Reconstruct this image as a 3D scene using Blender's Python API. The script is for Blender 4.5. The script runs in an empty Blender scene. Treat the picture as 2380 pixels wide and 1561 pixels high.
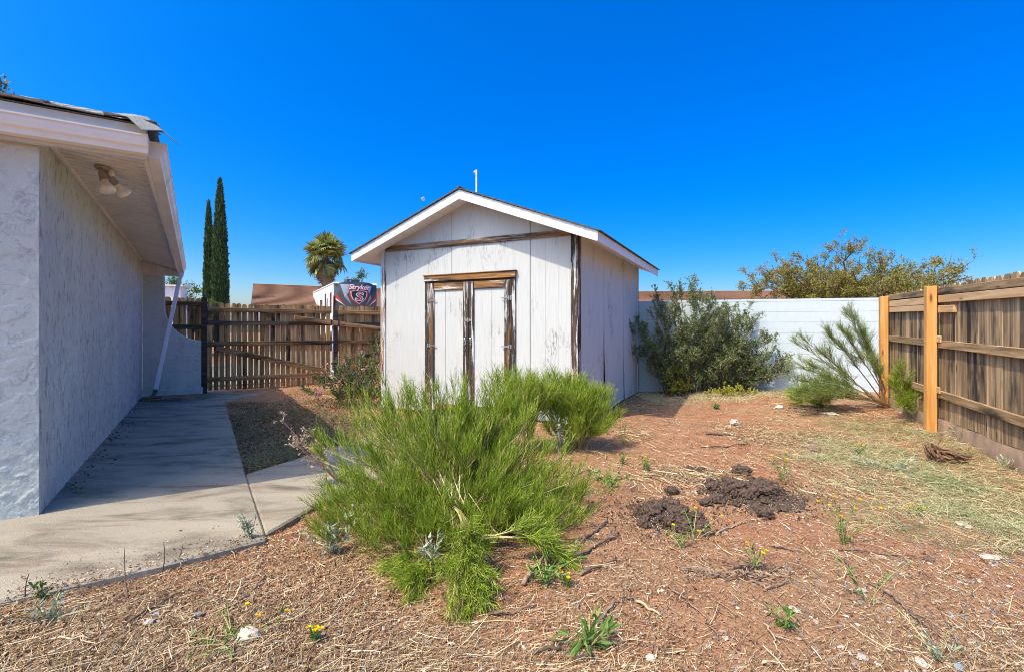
import bpy, math
import numpy as np
from mathutils import Matrix, Vector, noise as mnoise

# ------------------------------------------------------------------ camera, sky, sun, exposure
scn = bpy.context.scene
COL = scn.collection
EYE = 1.22                                   # camera height (m)
FPX, CX, HZ = 1149.0, 1189.5, 772.0          # focal length, centre and horizon in a 2379 x 1561 frame
cam_d = bpy.data.cameras.new('camera')
cam_d.sensor_width = 36.0
cam_d.lens = 36.0 * FPX / 2379.0
cam_d.shift_y = -(780.5 - HZ) / 2379.0
cam_d.clip_start = 0.05
cam_d.clip_end = 3000.0
cam = bpy.data.objects.new('camera', cam_d)
COL.objects.link(cam)
cam.location = (0, 0, EYE)
cam.rotation_euler = (math.radians(90), 0, 0)
scn.camera = cam

LIGHT = Vector((1.28, 1.09, -2.6)).normalized()
world = bpy.data.worlds.new('World')
scn.world = world
world.use_nodes = True
wn = world.node_tree
sky = wn.nodes.new('ShaderNodeTexSky')
sky.sky_type = 'NISHITA'
sky.sun_disc = False
sky.sun_elevation = math.asin(-LIGHT.z)
sky.sun_rotation = math.atan2(-LIGHT.x, -LIGHT.y)
sky.altitude = 1300
sky.air_density = 1.0
sky.dust_density = 10.0
sky.ozone_density = 2.0
# deepen the blue: the redder a patch of sky is (sun glow, horizon), the less it is touched
def wnode(t, ins, **kw):
    n = wn.nodes.new(t)
    for k, v in kw.items(): setattr(n, k, v)
    for k, v in ins.items():
        if isinstance(v, bpy.types.NodeSocket): wn.links.new(v, n.inputs[k])
        else: n.inputs[k].default_value = v
    return n
sep = wnode('ShaderNodeSeparateColor', {0: sky.outputs[0]})
rb = wnode('ShaderNodeMath', {0: sep.outputs[0], 1: sep.outputs[2]}, operation='DIVIDE').outputs[0]
kr = wnode('ShaderNodeMapRange', {'Value': rb, 'From Min': 0.40, 'From Max': 1.0, 'To Min': 0.0, 'To Max': 1.0}, interpolation_type='SMOOTHSTEP').outputs[0]
kg = wnode('ShaderNodeMapRange', {'Value': rb, 'From Min': 0.33, 'From Max': 0.92, 'To Min': 0.36, 'To Max': 1.0}, interpolation_type='SMOOTHSTEP').outputs[0]
cmb = wnode('ShaderNodeCombineColor', {0: wnode('ShaderNodeMath', {0: sep.outputs[0], 1: kr}, operation='MULTIPLY').outputs[0],
                                       1: wnode('ShaderNodeMath', {0: sep.outputs[1], 1: kg}, operation='MULTIPLY').outputs[0], 2: sep.outputs[2]})
bg = wn.nodes['Background']
wn.links.new(cmb.outputs[0], bg.inputs['Color'])
bg.inputs['Strength'].default_value = 0.15

sun_d = bpy.data.lights.new('sun', 'SUN')
sun_d.energy = 2.35
sun_d.angle = math.radians(0.53)
sun_d.color = (1.0, 0.92, 0.72)
sun = bpy.data.objects.new('sun', sun_d)
COL.objects.link(sun)
sun.location = (-20, -16, 40)
sun.rotation_euler = LIGHT.to_track_quat('-Z', 'Y').to_euler()

scn.view_settings.view_transform = 'Standard'
scn.view_settings.look = 'None'
scn.view_settings.exposure = 1.06
scn.view_settings.gamma = 1.0
scn.view_settings.use_curve_mapping = False
scn.render.engine = 'CYCLES'
scn.cycles.use_denoising = True
scn.cycles.denoising_prefilter = 'NONE'
scn.cycles.filter_width = 1.0
scn.cycles.max_bounces = 8
scn.cycles.diffuse_bounces = 4
scn.cycles.transparent_max_bounces = 12

# ------------------------------------------------------------------ helpers
R = np.random.RandomState(11)

def sstep(a, b, x):
    t = np.clip((np.asarray(x, float) - a) / (b - a), 0, 1)
    return t * t * (3 - 2 * t)

def _hash(i, j, s):
    n = (i * 374761393 + j * 668265263 + s * 1442695041) & 0x7fffffff
    n = ((n ^ (n >> 13)) * 1274126177) & 0x7fffffff
    return ((n ^ (n >> 16)) & 0xffff) / 65535.0

def vn(x, y, s=0):                            # value noise, -1 .. 1
    x = np.asarray(x, float); y = np.asarray(y, float)
    i = np.floor(x).astype(np.int64); j = np.floor(y).astype(np.int64)
    fx = x - i; fy = y - j
    fx = fx * fx * (3 - 2 * fx); fy = fy * fy * (3 - 2 * fy)
    a = _hash(i, j, s) * (1 - fx) + _hash(i + 1, j, s) * fx
    b = _hash(i, j + 1, s) * (1 - fx) + _hash(i + 1, j + 1, s) * fx
    return (a * (1 - fy) + b * fy) * 2 - 1

def zbase(x, y):
    x = np.asarray(x, float); y = np.asarray(y, float)
    z = sstep(2.6, 4.6, x) * 0.026 * np.clip(y - 5.8, -2.5, 6)
    z = z + 0.05 * sstep(9.8, 11.5, y) * (1 - sstep(-2.5, -0.5, x))
    z = z - 0.036 * (1 - sstep(-0.5, 0.5, x)) * (1 - sstep(7.4, 9.5, y))
    return z

def zt(x, y):
    near = 1 - sstep(11, 14, np.abs(y) + 0 * np.asarray(x))
    n = 0.016 * vn(np.asarray(x) * 1.1, np.asarray(y) * 1.1, 1) + 0.010 * vn(np.asarray(x) * 3.7, np.asarray(y) * 3.7, 2) \
        + 0.005 * vn(np.asarray(x) * 11, np.asarray(y) * 11, 3)
    return zbase(x, y) + n * near

def G(x, y, lift=0.0):                        # a point on the ground seen at frame position x, y
    z = 0.0
    for _ in range(6):
        d = FPX * (EYE - z) / (y - HZ)
        X = (x - CX) / FPX * d
        z = float(zbase(X, d)) + lift
    return np.array([X, d, z])

def GG(x, y):                                 # the same, resting on the bumpy surface
    p = G(x, y)
    p[2] = float(zt(p[0], p[1]))
    return p

def P(x, y, d):
    return np.array([(x - CX) / FPX * d, d, EYE + (HZ - y) / FPX * d])

def mesh_np(name, V, faces, mat=None, smooth=False, rnd=None):
    V = np.ascontiguousarray(np.asarray(V, np.float32).reshape(-1, 3))
    faces = [np.asarray(f, np.int32) for f in faces if len(f)]
    me = bpy.data.meshes.new(name)
    me.vertices.add(len(V)); me.vertices.foreach_set('co', V.ravel())
    idx = np.concatenate([f.ravel() for f in faces])
    tot = np.concatenate([np.full(len(f), f.shape[1], np.int32) for f in faces])
    me.loops.add(len(idx)); me.loops.foreach_set('vertex_index', idx)
    me.polygons.add(len(tot))
    st = np.zeros(len(tot), np.int32); st[1:] = np.cumsum(tot)[:-1]
    me.polygons.foreach_set('loop_start', st)
    me.polygons.foreach_set('use_smooth', np.full(len(tot), bool(smooth)))
    me.update(calc_edges=True)
    if rnd is not None:
        a = me.attributes.new('rnd', 'FLOAT', 'POINT')
        a.data.foreach_set('value', np.asarray(rnd, np.float32))
    if mat: me.materials.append(mat)
    return me

def ob(name, me, parent=None, loc=None, rot=None):
    o = bpy.data.objects.new(name, me)
    COL.objects.link(o)
    if parent is not None: o.parent = parent
    if loc is not None: o.location = [float(v) for v in loc]
    if rot is not None: o.rotation_euler = rot
    return o

def tag(o, label, cat, group=None, kind=None):
    if label: o['label'] = label
    if cat: o['category'] = cat
    if group: o['group'] = group
    if kind: o['kind'] = kind
    return o

def thing(name, label, cat, loc=(0, 0, 0), rz=0.0, group=None):
    o = bpy.data.objects.new(name, None)
    COL.objects.link(o)
    o.empty_display_size = 0.1
    o.location = [float(v) for v in loc]; o.rotation_euler = (0, 0, rz)
    return tag(o, label, cat, group)

class B:                                      # small solid builder: many faces, one mesh
    def __init__(s): s.V = []; s.F = {}; s.n = 0; s.r = []
    def add(s, V, faces, rnd=0.5):
        V = np.asarray(V, float).reshape(-1, 3)
        for f in faces:
            f = np.asarray(f)
            if f.ndim == 1: f = f[None]
            s.F.setdefault(f.shape[1], []).append(f + s.n)
        s.V.append(V); s.n += len(V)
        s.r.append(np.full(len(V), rnd) if np.isscalar(rnd) else np.asarray(rnd))
        return s
    def hexa(s, pts):                         # 4 bottom (ccw) then 4 top
        return s.add(pts, [[[3, 2, 1, 0], [4, 5, 6, 7], [0, 1, 5, 4], [1, 2, 6, 5], [2, 3, 7, 6], [3, 0, 4, 7]]])
    def box(s, x0, x1, y0, y1, z0, z1):
        return s.hexa([(x0, y0, z0), (x1, y0, z0), (x1, y1, z0), (x0, y1, z0), (x0, y0, z1), (x1, y0, z1), (x1, y1, z1), (x0, y1, z1)])
    def prism(s, poly, lo, hi, axis='y'):     # 2-D outline pushed along an axis: (a, b) -> x,z for y; x,y for z; y,z for x
        n = len(poly); pts = []
        for h in (lo, hi):
            for a, b in poly:
                pts.append({'y': (a, h, b), 'z': (a, b, h), 'x': (h, a, b)}[axis])
        fs = [np.array([list(range(n))[::-1]]), np.array([list(range(n, 2 * n))])]
        fs.append(np.array([[i, (i + 1) % n, n + (i + 1) % n, n + i] for i in range(n)]))
        return s.add(pts, fs)
    def tube(s, pts, rad, n=8, cap=True, rnd=0.5):
        pts = np.asarray(pts, float); k = len(pts)
        rad = np.full(k, rad) if np.isscalar(rad) else np.asarray(rad, float)
        t = np.gradient(pts, axis=0); t /= np.linalg.norm(t, axis=1, keepdims=True) + 1e-9
        ref = np.array([0, 0, 1.0]) if abs(t[0][2]) < 0.9 else np.array([1.0, 0, 0])
        V = []
        u = np.cross(ref, t[0]); u /= np.linalg.norm(u)
        for i in range(k):
            u = u - t[i] * np.dot(u, t[i]); u /= np.linalg.norm(u) + 1e-9
            v = np.cross(t[i], u)
            a = np.arange(n) / n * 2 * np.pi
            V.append(pts[i] + rad[i] * (np.cos(a)[:, None] * u + np.sin(a)[:, None] * v))
        V = np.concatenate(V)
        q = [[i * n + j, i * n + (j + 1) % n, (i + 1) * n + (j + 1) % n, (i + 1) * n + j] for i in range(k - 1) for j in range(n)]
        fs = [np.array(q)]
        if cap: fs += [np.array([list(range(n))[::-1]]), np.array([list(range((k - 1) * n, k * n))])]
        return s.add(V, fs, rnd)
    def lathe(s, prof, n=20, M=None):         # (radius, z) profile
        a = np.arange(n) / n * 2 * np.pi; V = []
        for r, z in prof: V.append(np.stack([r * np.cos(a), r * np.sin(a), np.full(n, z)], 1))
        V = np.concatenate(V); k = len(prof)
        if M is not None: V = V @ np.array(M.to_3x3()).T + np.array(M.translation)
        q = [[i * n + j, i * n + (j + 1) % n, (i + 1) * n + (j + 1) % n, (i + 1) * n + j] for i in range(k - 1) for j in range(n)]
        return s.add(V, [np.array(q), np.array([list(range(n))[::-1]]), np.array([list(range((k - 1) * n, k * n))])])
    def mesh(s, name, mat=None, smooth=False):
        return mesh_np(name, np.concatenate(s.V), [np.concatenate(f) for f in s.F.values()], mat, smooth, np.concatenate(s.r))
    def obj(s, name, mat, parent=None, smooth=False, bevel=0, loc=None, rot=None):
        o = ob(name, s.mesh(name, mat, smooth), parent, loc, rot)
        if bevel:
            m = o.modifiers.new('edge', 'BEVEL'); m.width = bevel; m.segments = 1; m.limit_method = 'ANGLE'
        return o

def unit(v):
    return v / (np.linalg.norm(v, axis=-1, keepdims=True) + 1e-9)

def ribbons(Pl, w, rnd=None, taper=0.25, side=None):
    # polylines (N, K, 3) -> thin strips
    N, K, _ = Pl.shape
    t = unit(Pl[:, -1] - Pl[:, 0])
    if side is None: side = unit(np.cross(t, R.normal(size=(N, 3))))
    ww = (np.asarray(w).reshape(-1, 1) * np.linspace(1, taper, K)[None])[..., None] * 0.5
    V = np.stack([Pl - side[:, None] * ww, Pl + side[:, None] * ww], 2).reshape(-1, 3)
    base = (np.arange(N) * K * 2)[:, None] + (np.arange(K - 1) * 2)[None]
    q = np.stack([base, base + 1, base + 3, base + 2], -1).reshape(-1, 4)
    r = np.repeat(R.rand(N) if rnd is None else rnd, K * 2)
    return V, q, r

def prisms3(Pl, rad, rnd=None):               # polylines (N, K, 3) -> three-sided tubes, rad (N, K)
    N, K, _ = Pl.shape
    t = unit(Pl[:, -1] - Pl[:, 0])
    u = unit(np.cross(t, R.normal(size=(N, 3)))); v = np.cross(t, u)
    V = []
    for a in (0, 2.0944, 4.18879):
        V.append(Pl + rad[..., None] * (math.cos(a) * u + math.sin(a) * v)[:, None])
    V = np.stack(V, 2).reshape(-1, 3)
    b = (np.arange(N) * K * 3)[:, None] + (np.arange(K - 1) * 3)[None]
    q = np.concatenate([np.stack([b + i, b + (i + 1) % 3, b + 3 + (i + 1) % 3, b + 3 + i], -1).reshape(-1, 4) for i in range(3)])
    r = np.repeat(R.rand(N) if rnd is None else rnd, K * 3)
    return V, q, r

def leafs(pos, d, ln, wd, rnd=None, fold=0.25):   # folded diamond leaves
    N = len(pos)
    d = unit(d); s = unit(np.cross(d, R.normal(size=(N, 3)))); n = np.cross(d, s)
    ln = np.asarray(ln).reshape(-1, 1) * np.ones((N, 1)); wd = np.asarray(wd).reshape(-1, 1) * np.ones((N, 1))
    V = np.stack([pos, pos + d * ln * .45 + s * wd * .5 + n * wd * fold, pos + d * ln, pos + d * ln * .45 - s * wd * .5 + n * wd * fold], 1).reshape(-1, 3)
    b = np.arange(N)[:, None] * 4
    f = np.concatenate([b + np.array([[0, 1, 2]]), b + np.array([[0, 2, 3]])])
    r = np.repeat(R.rand(N) if rnd is None else rnd, 4)
    return V, f, r

def joined(name, sets, mat, smooth=False):
    V = []; F = []; r = []; n = 0
    for v, f, q in sets:
        V.append(v); F.append(f + n); r.append(q); n += len(v)
    by = {}
    for f in F: by.setdefault(f.shape[1], []).append(f)
    return mesh_np(name, np.concatenate(V), [np.concatenate(x) for x in by.values()], mat, smooth, np.concatenate(r))

def at(Pl, idx, t):                           # points and tangents on polylines
    K = Pl.shape[1]; x = np.clip(t, 0, .9999) * (K - 1); i = x.astype(int); f = (x - i)[:, None]
    a = Pl[idx, i]; b = Pl[idx, i + 1]
    return a * (1 - f) + b * f, unit(b - a)

def shoots(Pl, n, t0, t1, spread, l0, l1, up=0.0, K=4, wob=0.05, shrink=0.4):
    # n side shoots from polylines
    idx = R.randint(0, len(Pl), n); t = R.uniform(t0, t1, n)
    p, tg = at(Pl, idx, t)
    d = unit(tg + R.normal(size=(n, 3)) * spread + np.array([0, 0, up]))
    L = R.uniform(l0, l1, n) * (1 - shrink * (t - t0) / max(1e-6, t1 - t0))
    s = np.linspace(0, 1, K)
    Q = p[:, None] + d[:, None] * (L[:, None] * s[None])[..., None]
    Q += R.normal(size=(n, K, 3)) * (wob * L)[:, None, None] * s[None, :, None]
    Q[..., 2] += up * 0.35 * (L[:, None] * s[None] ** 2)
    return Q

def bez(a, b, c, K=8):
    s = np.linspace(0, 1, K)[:, None]
    return (1 - s) ** 2 * np.asarray(a) + 2 * s * (1 - s) * np.asarray(b) + s * s * np.asarray(c)

# ------------------------------------------------------------------ materials
def nodes(name):
    m = bpy.data.materials.new(name); m.use_nodes = True
    nt = m.node_tree
    return m, nt, nt.nodes['Principled BSDF']

def nd(nt, typ, ins=None, **props):
    n = nt.nodes.new(typ)
    for k, v in props.items(): setattr(n, k, v)
    for k, v in (ins or {}).items():
        s = n.inputs[k]
        if isinstance(v, bpy.types.NodeSocket): nt.links.new(v, s)
        else: s.default_value = v
    return n

def coords(nt, scale=(1, 1, 1), kind='Object', rnd=True):
    tc = nd(nt, 'ShaderNodeTexCoord')
    src = tc.outputs[kind]
    if rnd:
        oi = nd(nt, 'ShaderNodeObjectInfo')
        mul = nd(nt, 'ShaderNodeMath', {0: oi.outputs['Random'], 1: 37.0}, operation='MULTIPLY')
        src = nd(nt, 'ShaderNodeVectorMath', {0: src, 1: mul.outputs[0]}, operation='ADD').outputs[0]
    return nd(nt, 'ShaderNodeMapping', {'Vector': src, 'Scale': scale}).outputs[0]

def noi(nt, vec, scale, detail=4, rough=0.55, dist=0.0):
    return nd(nt, 'ShaderNodeTexNoise', {'Vector': vec, 'Scale': scale, 'Detail': detail, 'Roughness': rough, 'Distortion': dist}).outputs['Fac']

def ramp(nt, fac, stops):
    n = nd(nt, 'ShaderNodeValToRGB', {'Fac': fac}); e = n.color_ramp.elements
    while len(e) < len(stops): e.new(0.5)
    for x, (p, c) in zip(e, stops):
        x.position = p; x.color = (*c, 1) if len(c) == 3 else c
    return n.outputs['Color']

def mask(nt, fac, a, b):
    return nd(nt, 'ShaderNodeMapRange', {'Value': fac, 'From Min': a, 'From Max': b}, interpolation_type='SMOOTHSTEP').outputs[0]

def mix(nt, fac, a, b, mode='MIX'):
    n = nd(nt, 'ShaderNodeMix', data_type='RGBA', blend_type=mode)
    for s, v in ((n.inputs[0], fac), (n.inputs[6], a), (n.inputs[7], b)):
        if isinstance(v, bpy.types.NodeSocket): nt.links.new(v, s)
        elif isinstance(v, (int, float)): s.default_value = v
        else: s.default_value = (*v, 1)
    return n.outputs[2]

def bump(nt, bsdf, h, strength=0.5, dist=0.01):
    b = nd(nt, 'ShaderNodeBump', {'Height': h, 'Strength': strength, 'Distance': dist})
    nt.links.new(b.outputs[0], bsdf.inputs['Normal'])
    return b

def math2(nt, op, a, b):
    return nd(nt, 'ShaderNodeMath', {0: a, 1: b}, operation=op).outputs[0]

def m_plain(name, col, rough=0.6, metal=0.0, var=0.15, scale=6.0, bmp=0.0):
    m, nt, b = nodes(name)
    v = coords(nt)
    n = noi(nt, v, scale)
    lo = tuple(c * (1 - var) for c in col); hi = tuple(min(1, c * (1 + var)) for c in col)
    nt.links.new(ramp(nt, n, [(0.3, lo), (0.7, hi)]), b.inputs['Base Color'])
    b.inputs['Roughness'].default_value = rough; b.inputs['Metallic'].default_value = metal
    if bmp: bump(nt, b, noi(nt, v, scale * 12), bmp, 0.004)
    return m

def m_leaf(name, stops, trans=0.3, rough=0.55):
    m, nt, b = nodes(name)
    a = nd(nt, 'ShaderNodeAttribute', attribute_name='rnd')
    c = ramp(nt, a.outputs['Fac'], stops)
    nt.links.new(c, b.inputs['Base Color'])
    b.inputs['Roughness'].default_value = rough
    b.inputs['Specular IOR Level'].default_value = 0.25
    if trans:
        t = nd(nt, 'ShaderNodeBsdfTranslucent', {'Color': c})
        mx = nd(nt, 'ShaderNodeMixShader', {0: trans, 1: b.outputs[0], 2: t.outputs[0]})
        nt.links.new(mx.outputs[0], nt.nodes['Material Output'].inputs['Surface'])
    return m

def m_wood(name, stops, grain=(26, 26, 1.2), vary=0.35, knots=True, bmp=0.5, dark=(0.05, 0.04, 0.03), dark_amt=0.0):
    m, nt, b = nodes(name)
    v = coords(nt, grain)
    g = noi(nt, v, 1.0, 6, 0.6, 0.6)
    c = ramp(nt, g, stops)
    oi = nd(nt, 'ShaderNodeObjectInfo')
    val = nd(nt, 'ShaderNodeMapRange', {'Value': oi.outputs['Random'], 'To Min': 1 - vary, 'To Max': 1 + vary}).outputs[0]
    c = nd(nt, 'ShaderNodeHueSaturation', {'Color': c, 'Value': val}).outputs[0]
    if dark_amt:
        v2 = coords(nt, tuple(max(0.8, q * 0.16) for q in grain))
        k = mask(nt, noi(nt, v2, 1.0, 5, 0.65), 0.62 - dark_amt * 0.3, 0.78 - dark_amt * 0.2)
        c = mix(nt, k, c, dark)
    if knots:
        kv = coords(nt, tuple(max(1.5, q * 0.28) for q in grain))
        vo = nd(nt, 'ShaderNodeTexVoronoi', {'Vector': kv, 'Scale': 1.1})
        c = mix(nt, mask(nt, vo.outputs['Distance'], 0.13, 0.04), c, tuple(q * 0.35 for q in stops[0][1]))
    nt.links.new(c, b.inputs['Base Color'])
    b.inputs['Roughness'].default_value = 0.85
    b.inputs['Specular IOR Level'].default_value = 0.2
    bump(nt, b, g, bmp, 0.004)
    return m

def m_peel(name, grain, paint=(0.6, 0.6, 0.6), amt=0.5, blk=(0.44, 0.56)):   # bare weathered board with scraps of old white paint
    m, nt, b = nodes(name)
    v = coords(nt, grain)
    g = noi(nt, v, 1.0, 6, 0.65, 0.4)
    v2 = coords(nt, tuple(q * 0.3 for q in grain))
    big = noi(nt, v2, 1.0, 4, 0.6)
    wood = ramp(nt, g, [(0.3, (0.08, 0.035, 0.014)), (0.5, (0.28, 0.135, 0.05)), (0.68, (0.42, 0.235, 0.10))])
    black = ramp(nt, g, [(0.3, (0.012, 0.010, 0.009)), (0.7, (0.10, 0.075, 0.06))])
    c = mix(nt, mask(nt, big, *blk), wood, black)
    pn = noi(nt, coords(nt, tuple(q * 0.55 for q in grain)), 1.0, 8, 0.75)
    pk = mask(nt, pn, 0.66 - 0.2 * amt, 0.70 - 0.2 * amt)
    c = mix(nt, pk, c, paint)
    nt.links.new(c, b.inputs['Base Color'])
    b.inputs['Roughness'].default_value = 0.8
    b.inputs['Specular IOR Level'].default_value = 0.2
    bump(nt, b, math2(nt, 'ADD', g, pk), 0.5, 0.004)
    return m

# white painted plywood siding with mildew streaks
def m_siding(name, tint=(0.575, 0.585, 0.585), mild=0.5):
    m, nt, b = nodes(name)
    tc = nd(nt, 'ShaderNodeTexCoord').outputs['Object']
    def mp(s): return nd(nt, 'ShaderNodeMapping', {'Vector': tc, 'Scale': s}).outputs[0]
    fine = noi(nt, mp((70, 70, 3.0)), 1.0, 5, 0.6)
    c = ramp(nt, fine, [(0.3, tuple(q * 0.86 for q in tint)), (0.6, tint)])
    blot = noi(nt, mp((2.2, 2.2, 1.1)), 1.0, 5, 0.6)
    specks = noi(nt, mp((42, 42, 9)), 1.0, 6, 0.8)
    k = math2(nt, 'MULTIPLY', mask(nt, blot, 0.53, 0.66), mask(nt, specks, 0.48, 0.60))
    k = math2(nt, 'MULTIPLY', k, mild)
    c = mix(nt, k, c, (0.13, 0.12, 0.11))
    warm = mask(nt, noi(nt, mp((3, 3, 1.5)), 1.3, 4), 0.45, 0.8)
    c = mix(nt, math2(nt, 'MULTIPLY', warm, 0.3), c, (0.66, 0.62, 0.60))
    # thin dark cracks that follow the plywood grain
    crk = noi(nt, mp((130, 130, 0.9)), 1.0, 2, 0.5)
    ck = math2(nt, 'MULTIPLY', mask(nt, crk, 0.70, 0.76), mask(nt, noi(nt, mp((5, 5, 1.7)), 1.0, 3), 0.5, 0.65))
    c = mix(nt, math2(nt, 'MULTIPLY', ck, 0.75), c, (0.10, 0.09, 0.09))
    nt.links.new(c, b.inputs['Base Color'])
    b.inputs['Roughness'].default_value = 0.7
    b.inputs['Specular IOR Level'].default_value = 0.25
    bump(nt, b, fine, 0.35, 0.003)
    return m

def m_stucco(name, col, mode):
    m, nt, b = nodes(name)
    tc = nd(nt, 'ShaderNodeTexCoord').outputs['Object']
    def mp(s): return nd(nt, 'ShaderNodeMapping', {'Vector': tc, 'Scale': s}).outputs[0]
    if mode == 'rake':                         # trowelled in vertical strokes
        h1 = noi(nt, mp((34, 34, 7)), 1.0, 5, 0.62, 0.8)
        h2 = noi(nt, mp((90, 90, 40)), 1.0, 3, 0.6)
        h = math2(nt, 'ADD', math2(nt, 'MULTIPLY', h1, 1.0), math2(nt, 'MULTIPLY', h2, 0.3))
        crev_shade = mask(nt, h1, 0.47, 0.36)
        st, di = 1.0, 0.03
    else:                                      # knocked-down patches with ragged rims
        n1 = noi(nt, mp((7.5, 7.5, 10)), 1.0, 8, 0.68, 0.7)
        plate = mask(nt, n1, 0.45, 0.51)
        h2 = noi(nt, mp((80, 80, 80)), 1.0, 4, 0.65)
        h = math2(nt, 'ADD', plate, math2(nt, 'MULTIPLY', h2, 0.30))
        crev_shade = math2(nt, 'MULTIPLY', mask(nt, n1, 0.43, 0.465), mask(nt, n1, 0.50, 0.47))
        crev_shade = math2(nt, 'MULTIPLY', crev_shade, mask(nt, noi(nt, mp((4, 4, 4)), 1.0, 3), 0.42, 0.6))
        h = math2(nt, 'ADD', h2, math2(nt, 'MULTIPLY', plate, 0.25))
        st, di = 0.6, 0.006
    blot = noi(nt, mp((1.3, 1.3, 0.8)), 1.0, 4, 0.6)
    c = ramp(nt, blot, [(0.3, tuple(q * 0.88 for q in col)), (0.7, tuple(q * 1.06 for q in col))])
    c = mix(nt, math2(nt, 'MULTIPLY', crev_shade, 0.72 if mode == 'rake' else 0.45), c, tuple(q * 0.42 for q in col))  # crevices darkened in the colour, adding to the weak relief shading
    nt.links.new(c, b.inputs['Base Color'])
    b.inputs['Roughness'].default_value = 0.9
    b.inputs['Specular IOR Level'].default_value = 0.15
    bump(nt, b, h, st, di)
    return m

def m_dirt():
    m, nt, b = nodes('red_dirt')
    tc = nd(nt, 'ShaderNodeTexCoord').outputs['Object']
    big = noi(nt, tc, 0.75, 5, 0.6)
    mid = noi(nt, tc, 5.0, 6, 0.65)
    fine = noi(nt, tc, 70.0, 5, 0.7)
    c = ramp(nt, big, [(0.34, (0.33, 0.20, 0.115)), (0.5, (0.36, 0.18, 0.098)), (0.62, (0.385, 0.15, 0.077))])
    c2 = ramp(nt, mid, [(0.25, (0.19, 0.105, 0.065)), (0.5, (0.38, 0.205, 0.115)), (0.72, (0.50, 0.33, 0.20))])
    c = mix(nt, 0.45, c, c2)
    f = ramp(nt, fine, [(0.28, (0.35, 0.33, 0.31)), (0.5, (1, 1, 1)), (0.72, (1.55, 1.5, 1.45))])
    c = mix(nt, 0.85, c, f, 'MULTIPLY')
    vo = nd(nt, 'ShaderNodeTexVoronoi', {'Vector': tc, 'Scale': 75.0})
    dots = math2(nt, 'MULTIPLY', mask(nt, vo.outputs['Distance'], 0.20, 0.12), mask(nt, noi(nt, tc, 4.0, 3), 0.48, 0.6))
    c = mix(nt, math2(nt, 'MULTIPLY', dots, 0.6), c, (0.52, 0.45, 0.38))
    nt.links.new(c, b.inputs['Base Color'])
    b.inputs['Roughness'].default_value = 0.95
    b.inputs['Specular IOR Level'].default_value = 0.1
    h = math2(nt, 'ADD', fine, math2(nt, 'MULTIPLY', noi(nt, tc, 24.0, 4), 1.5))
    bump(nt, b, h, 0.9, 0.02)
    return m

def m_concrete():
    m, nt, b = nodes('broomed_concrete')
    tc = nd(nt, 'ShaderNodeTexCoord').outputs['Object']
    rt = nd(nt, 'ShaderNodeMapping', {'Vector': tc, 'Rotation': (0, 0, math.radians(-32)), 'Scale': (0.9, 2.4, 1)}).outputs[0]
    blot = noi(nt, rt, 1.5, 7, 0.66, 0.5)
    fine = noi(nt, tc, 160.0, 3, 0.7)
    c = ramp(nt, blot, [(0.28, (0.11, 0.095, 0.075)), (0.40, (0.23, 0.195, 0.15)), (0.52, (0.355, 0.305, 0.235)), (0.75, (0.42, 0.365, 0.285))])
    f = ramp(nt, fine, [(0.3, (0.60, 0.60, 0.60)), (0.7, (1.22, 1.22, 1.22))])
    c = mix(nt, 0.8, c, f, 'MULTIPLY')
    sc = nd(nt, 'ShaderNodeMapping', {'Vector': tc, 'Rotation': (0, 0, 0.9), 'Scale': (1.0, 30, 1)}).outputs[0]
    scr = math2(nt, 'MULTIPLY', mask(nt, noi(nt, sc, 1.0, 2), 0.70, 0.76), 0.35)
    c = mix(nt, scr, c, (0.58, 0.55, 0.5))
    pit = nd(nt, 'ShaderNodeTexVoronoi', {'Vector': tc, 'Scale': 60.0}).outputs['Distance']
    c = mix(nt, math2(nt, 'MULTIPLY', math2(nt, 'MULTIPLY', mask(nt, pit, 0.16, 0.08), mask(nt, noi(nt, tc, 2.2, 4), 0.45, 0.62)), 0.6), c, (0.10, 0.085, 0.07))
    soil = math2(nt, 'MULTIPLY', mask(nt, noi(nt, tc, 2.6, 6, 0.7), 0.54, 0.72), 0.35)
    c = mix(nt, soil, c, (0.30, 0.18, 0.11))
    cv = nd(nt, 'ShaderNodeVectorMath', {0: tc, 1: nd(nt, 'ShaderNodeVectorMath', {0: nd(nt, 'ShaderNodeTexNoise', {'Vector': tc, 'Scale': 3.0, 'Detail': 5.0}).outputs['Color'], 1: (0.35, 0.35, 0.35)}, operation='MULTIPLY').outputs[0]}, operation='ADD').outputs[0]
    crk = nd(nt, 'ShaderNodeTexVoronoi', {'Vector': cv, 'Scale': 0.42}, feature='DISTANCE_TO_EDGE').outputs['Distance']
    c = mix(nt, math2(nt, 'MULTIPLY', mask(nt, crk, 0.0022, 0.0008), 0.0), c, (0.06, 0.05, 0.04))
    # dark mould where the downspout drips
    d = nd(nt, 'ShaderNodeVectorMath', {0: tc, 1: (-6.15, 9.25, 0.0)}, operation='DISTANCE').outputs['Value']
    wet = math2(nt, 'MULTIPLY', mask(nt, d, 1.1, 0.15), mask(nt, noi(nt, tc, 3.2, 5, 0.7), 0.38, 0.58))
    c = mix(nt, math2(nt, 'MULTIPLY', wet, 0.85), c, (0.035, 0.03, 0.027))
    nt.links.new(c, b.inputs['Base Color'])
    b.inputs['Roughness'].default_value = 0.9
    b.inputs['Specular IOR Level'].default_value = 0.2
    bump(nt, b, fine, 0.7, 0.006)
    return m

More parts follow.
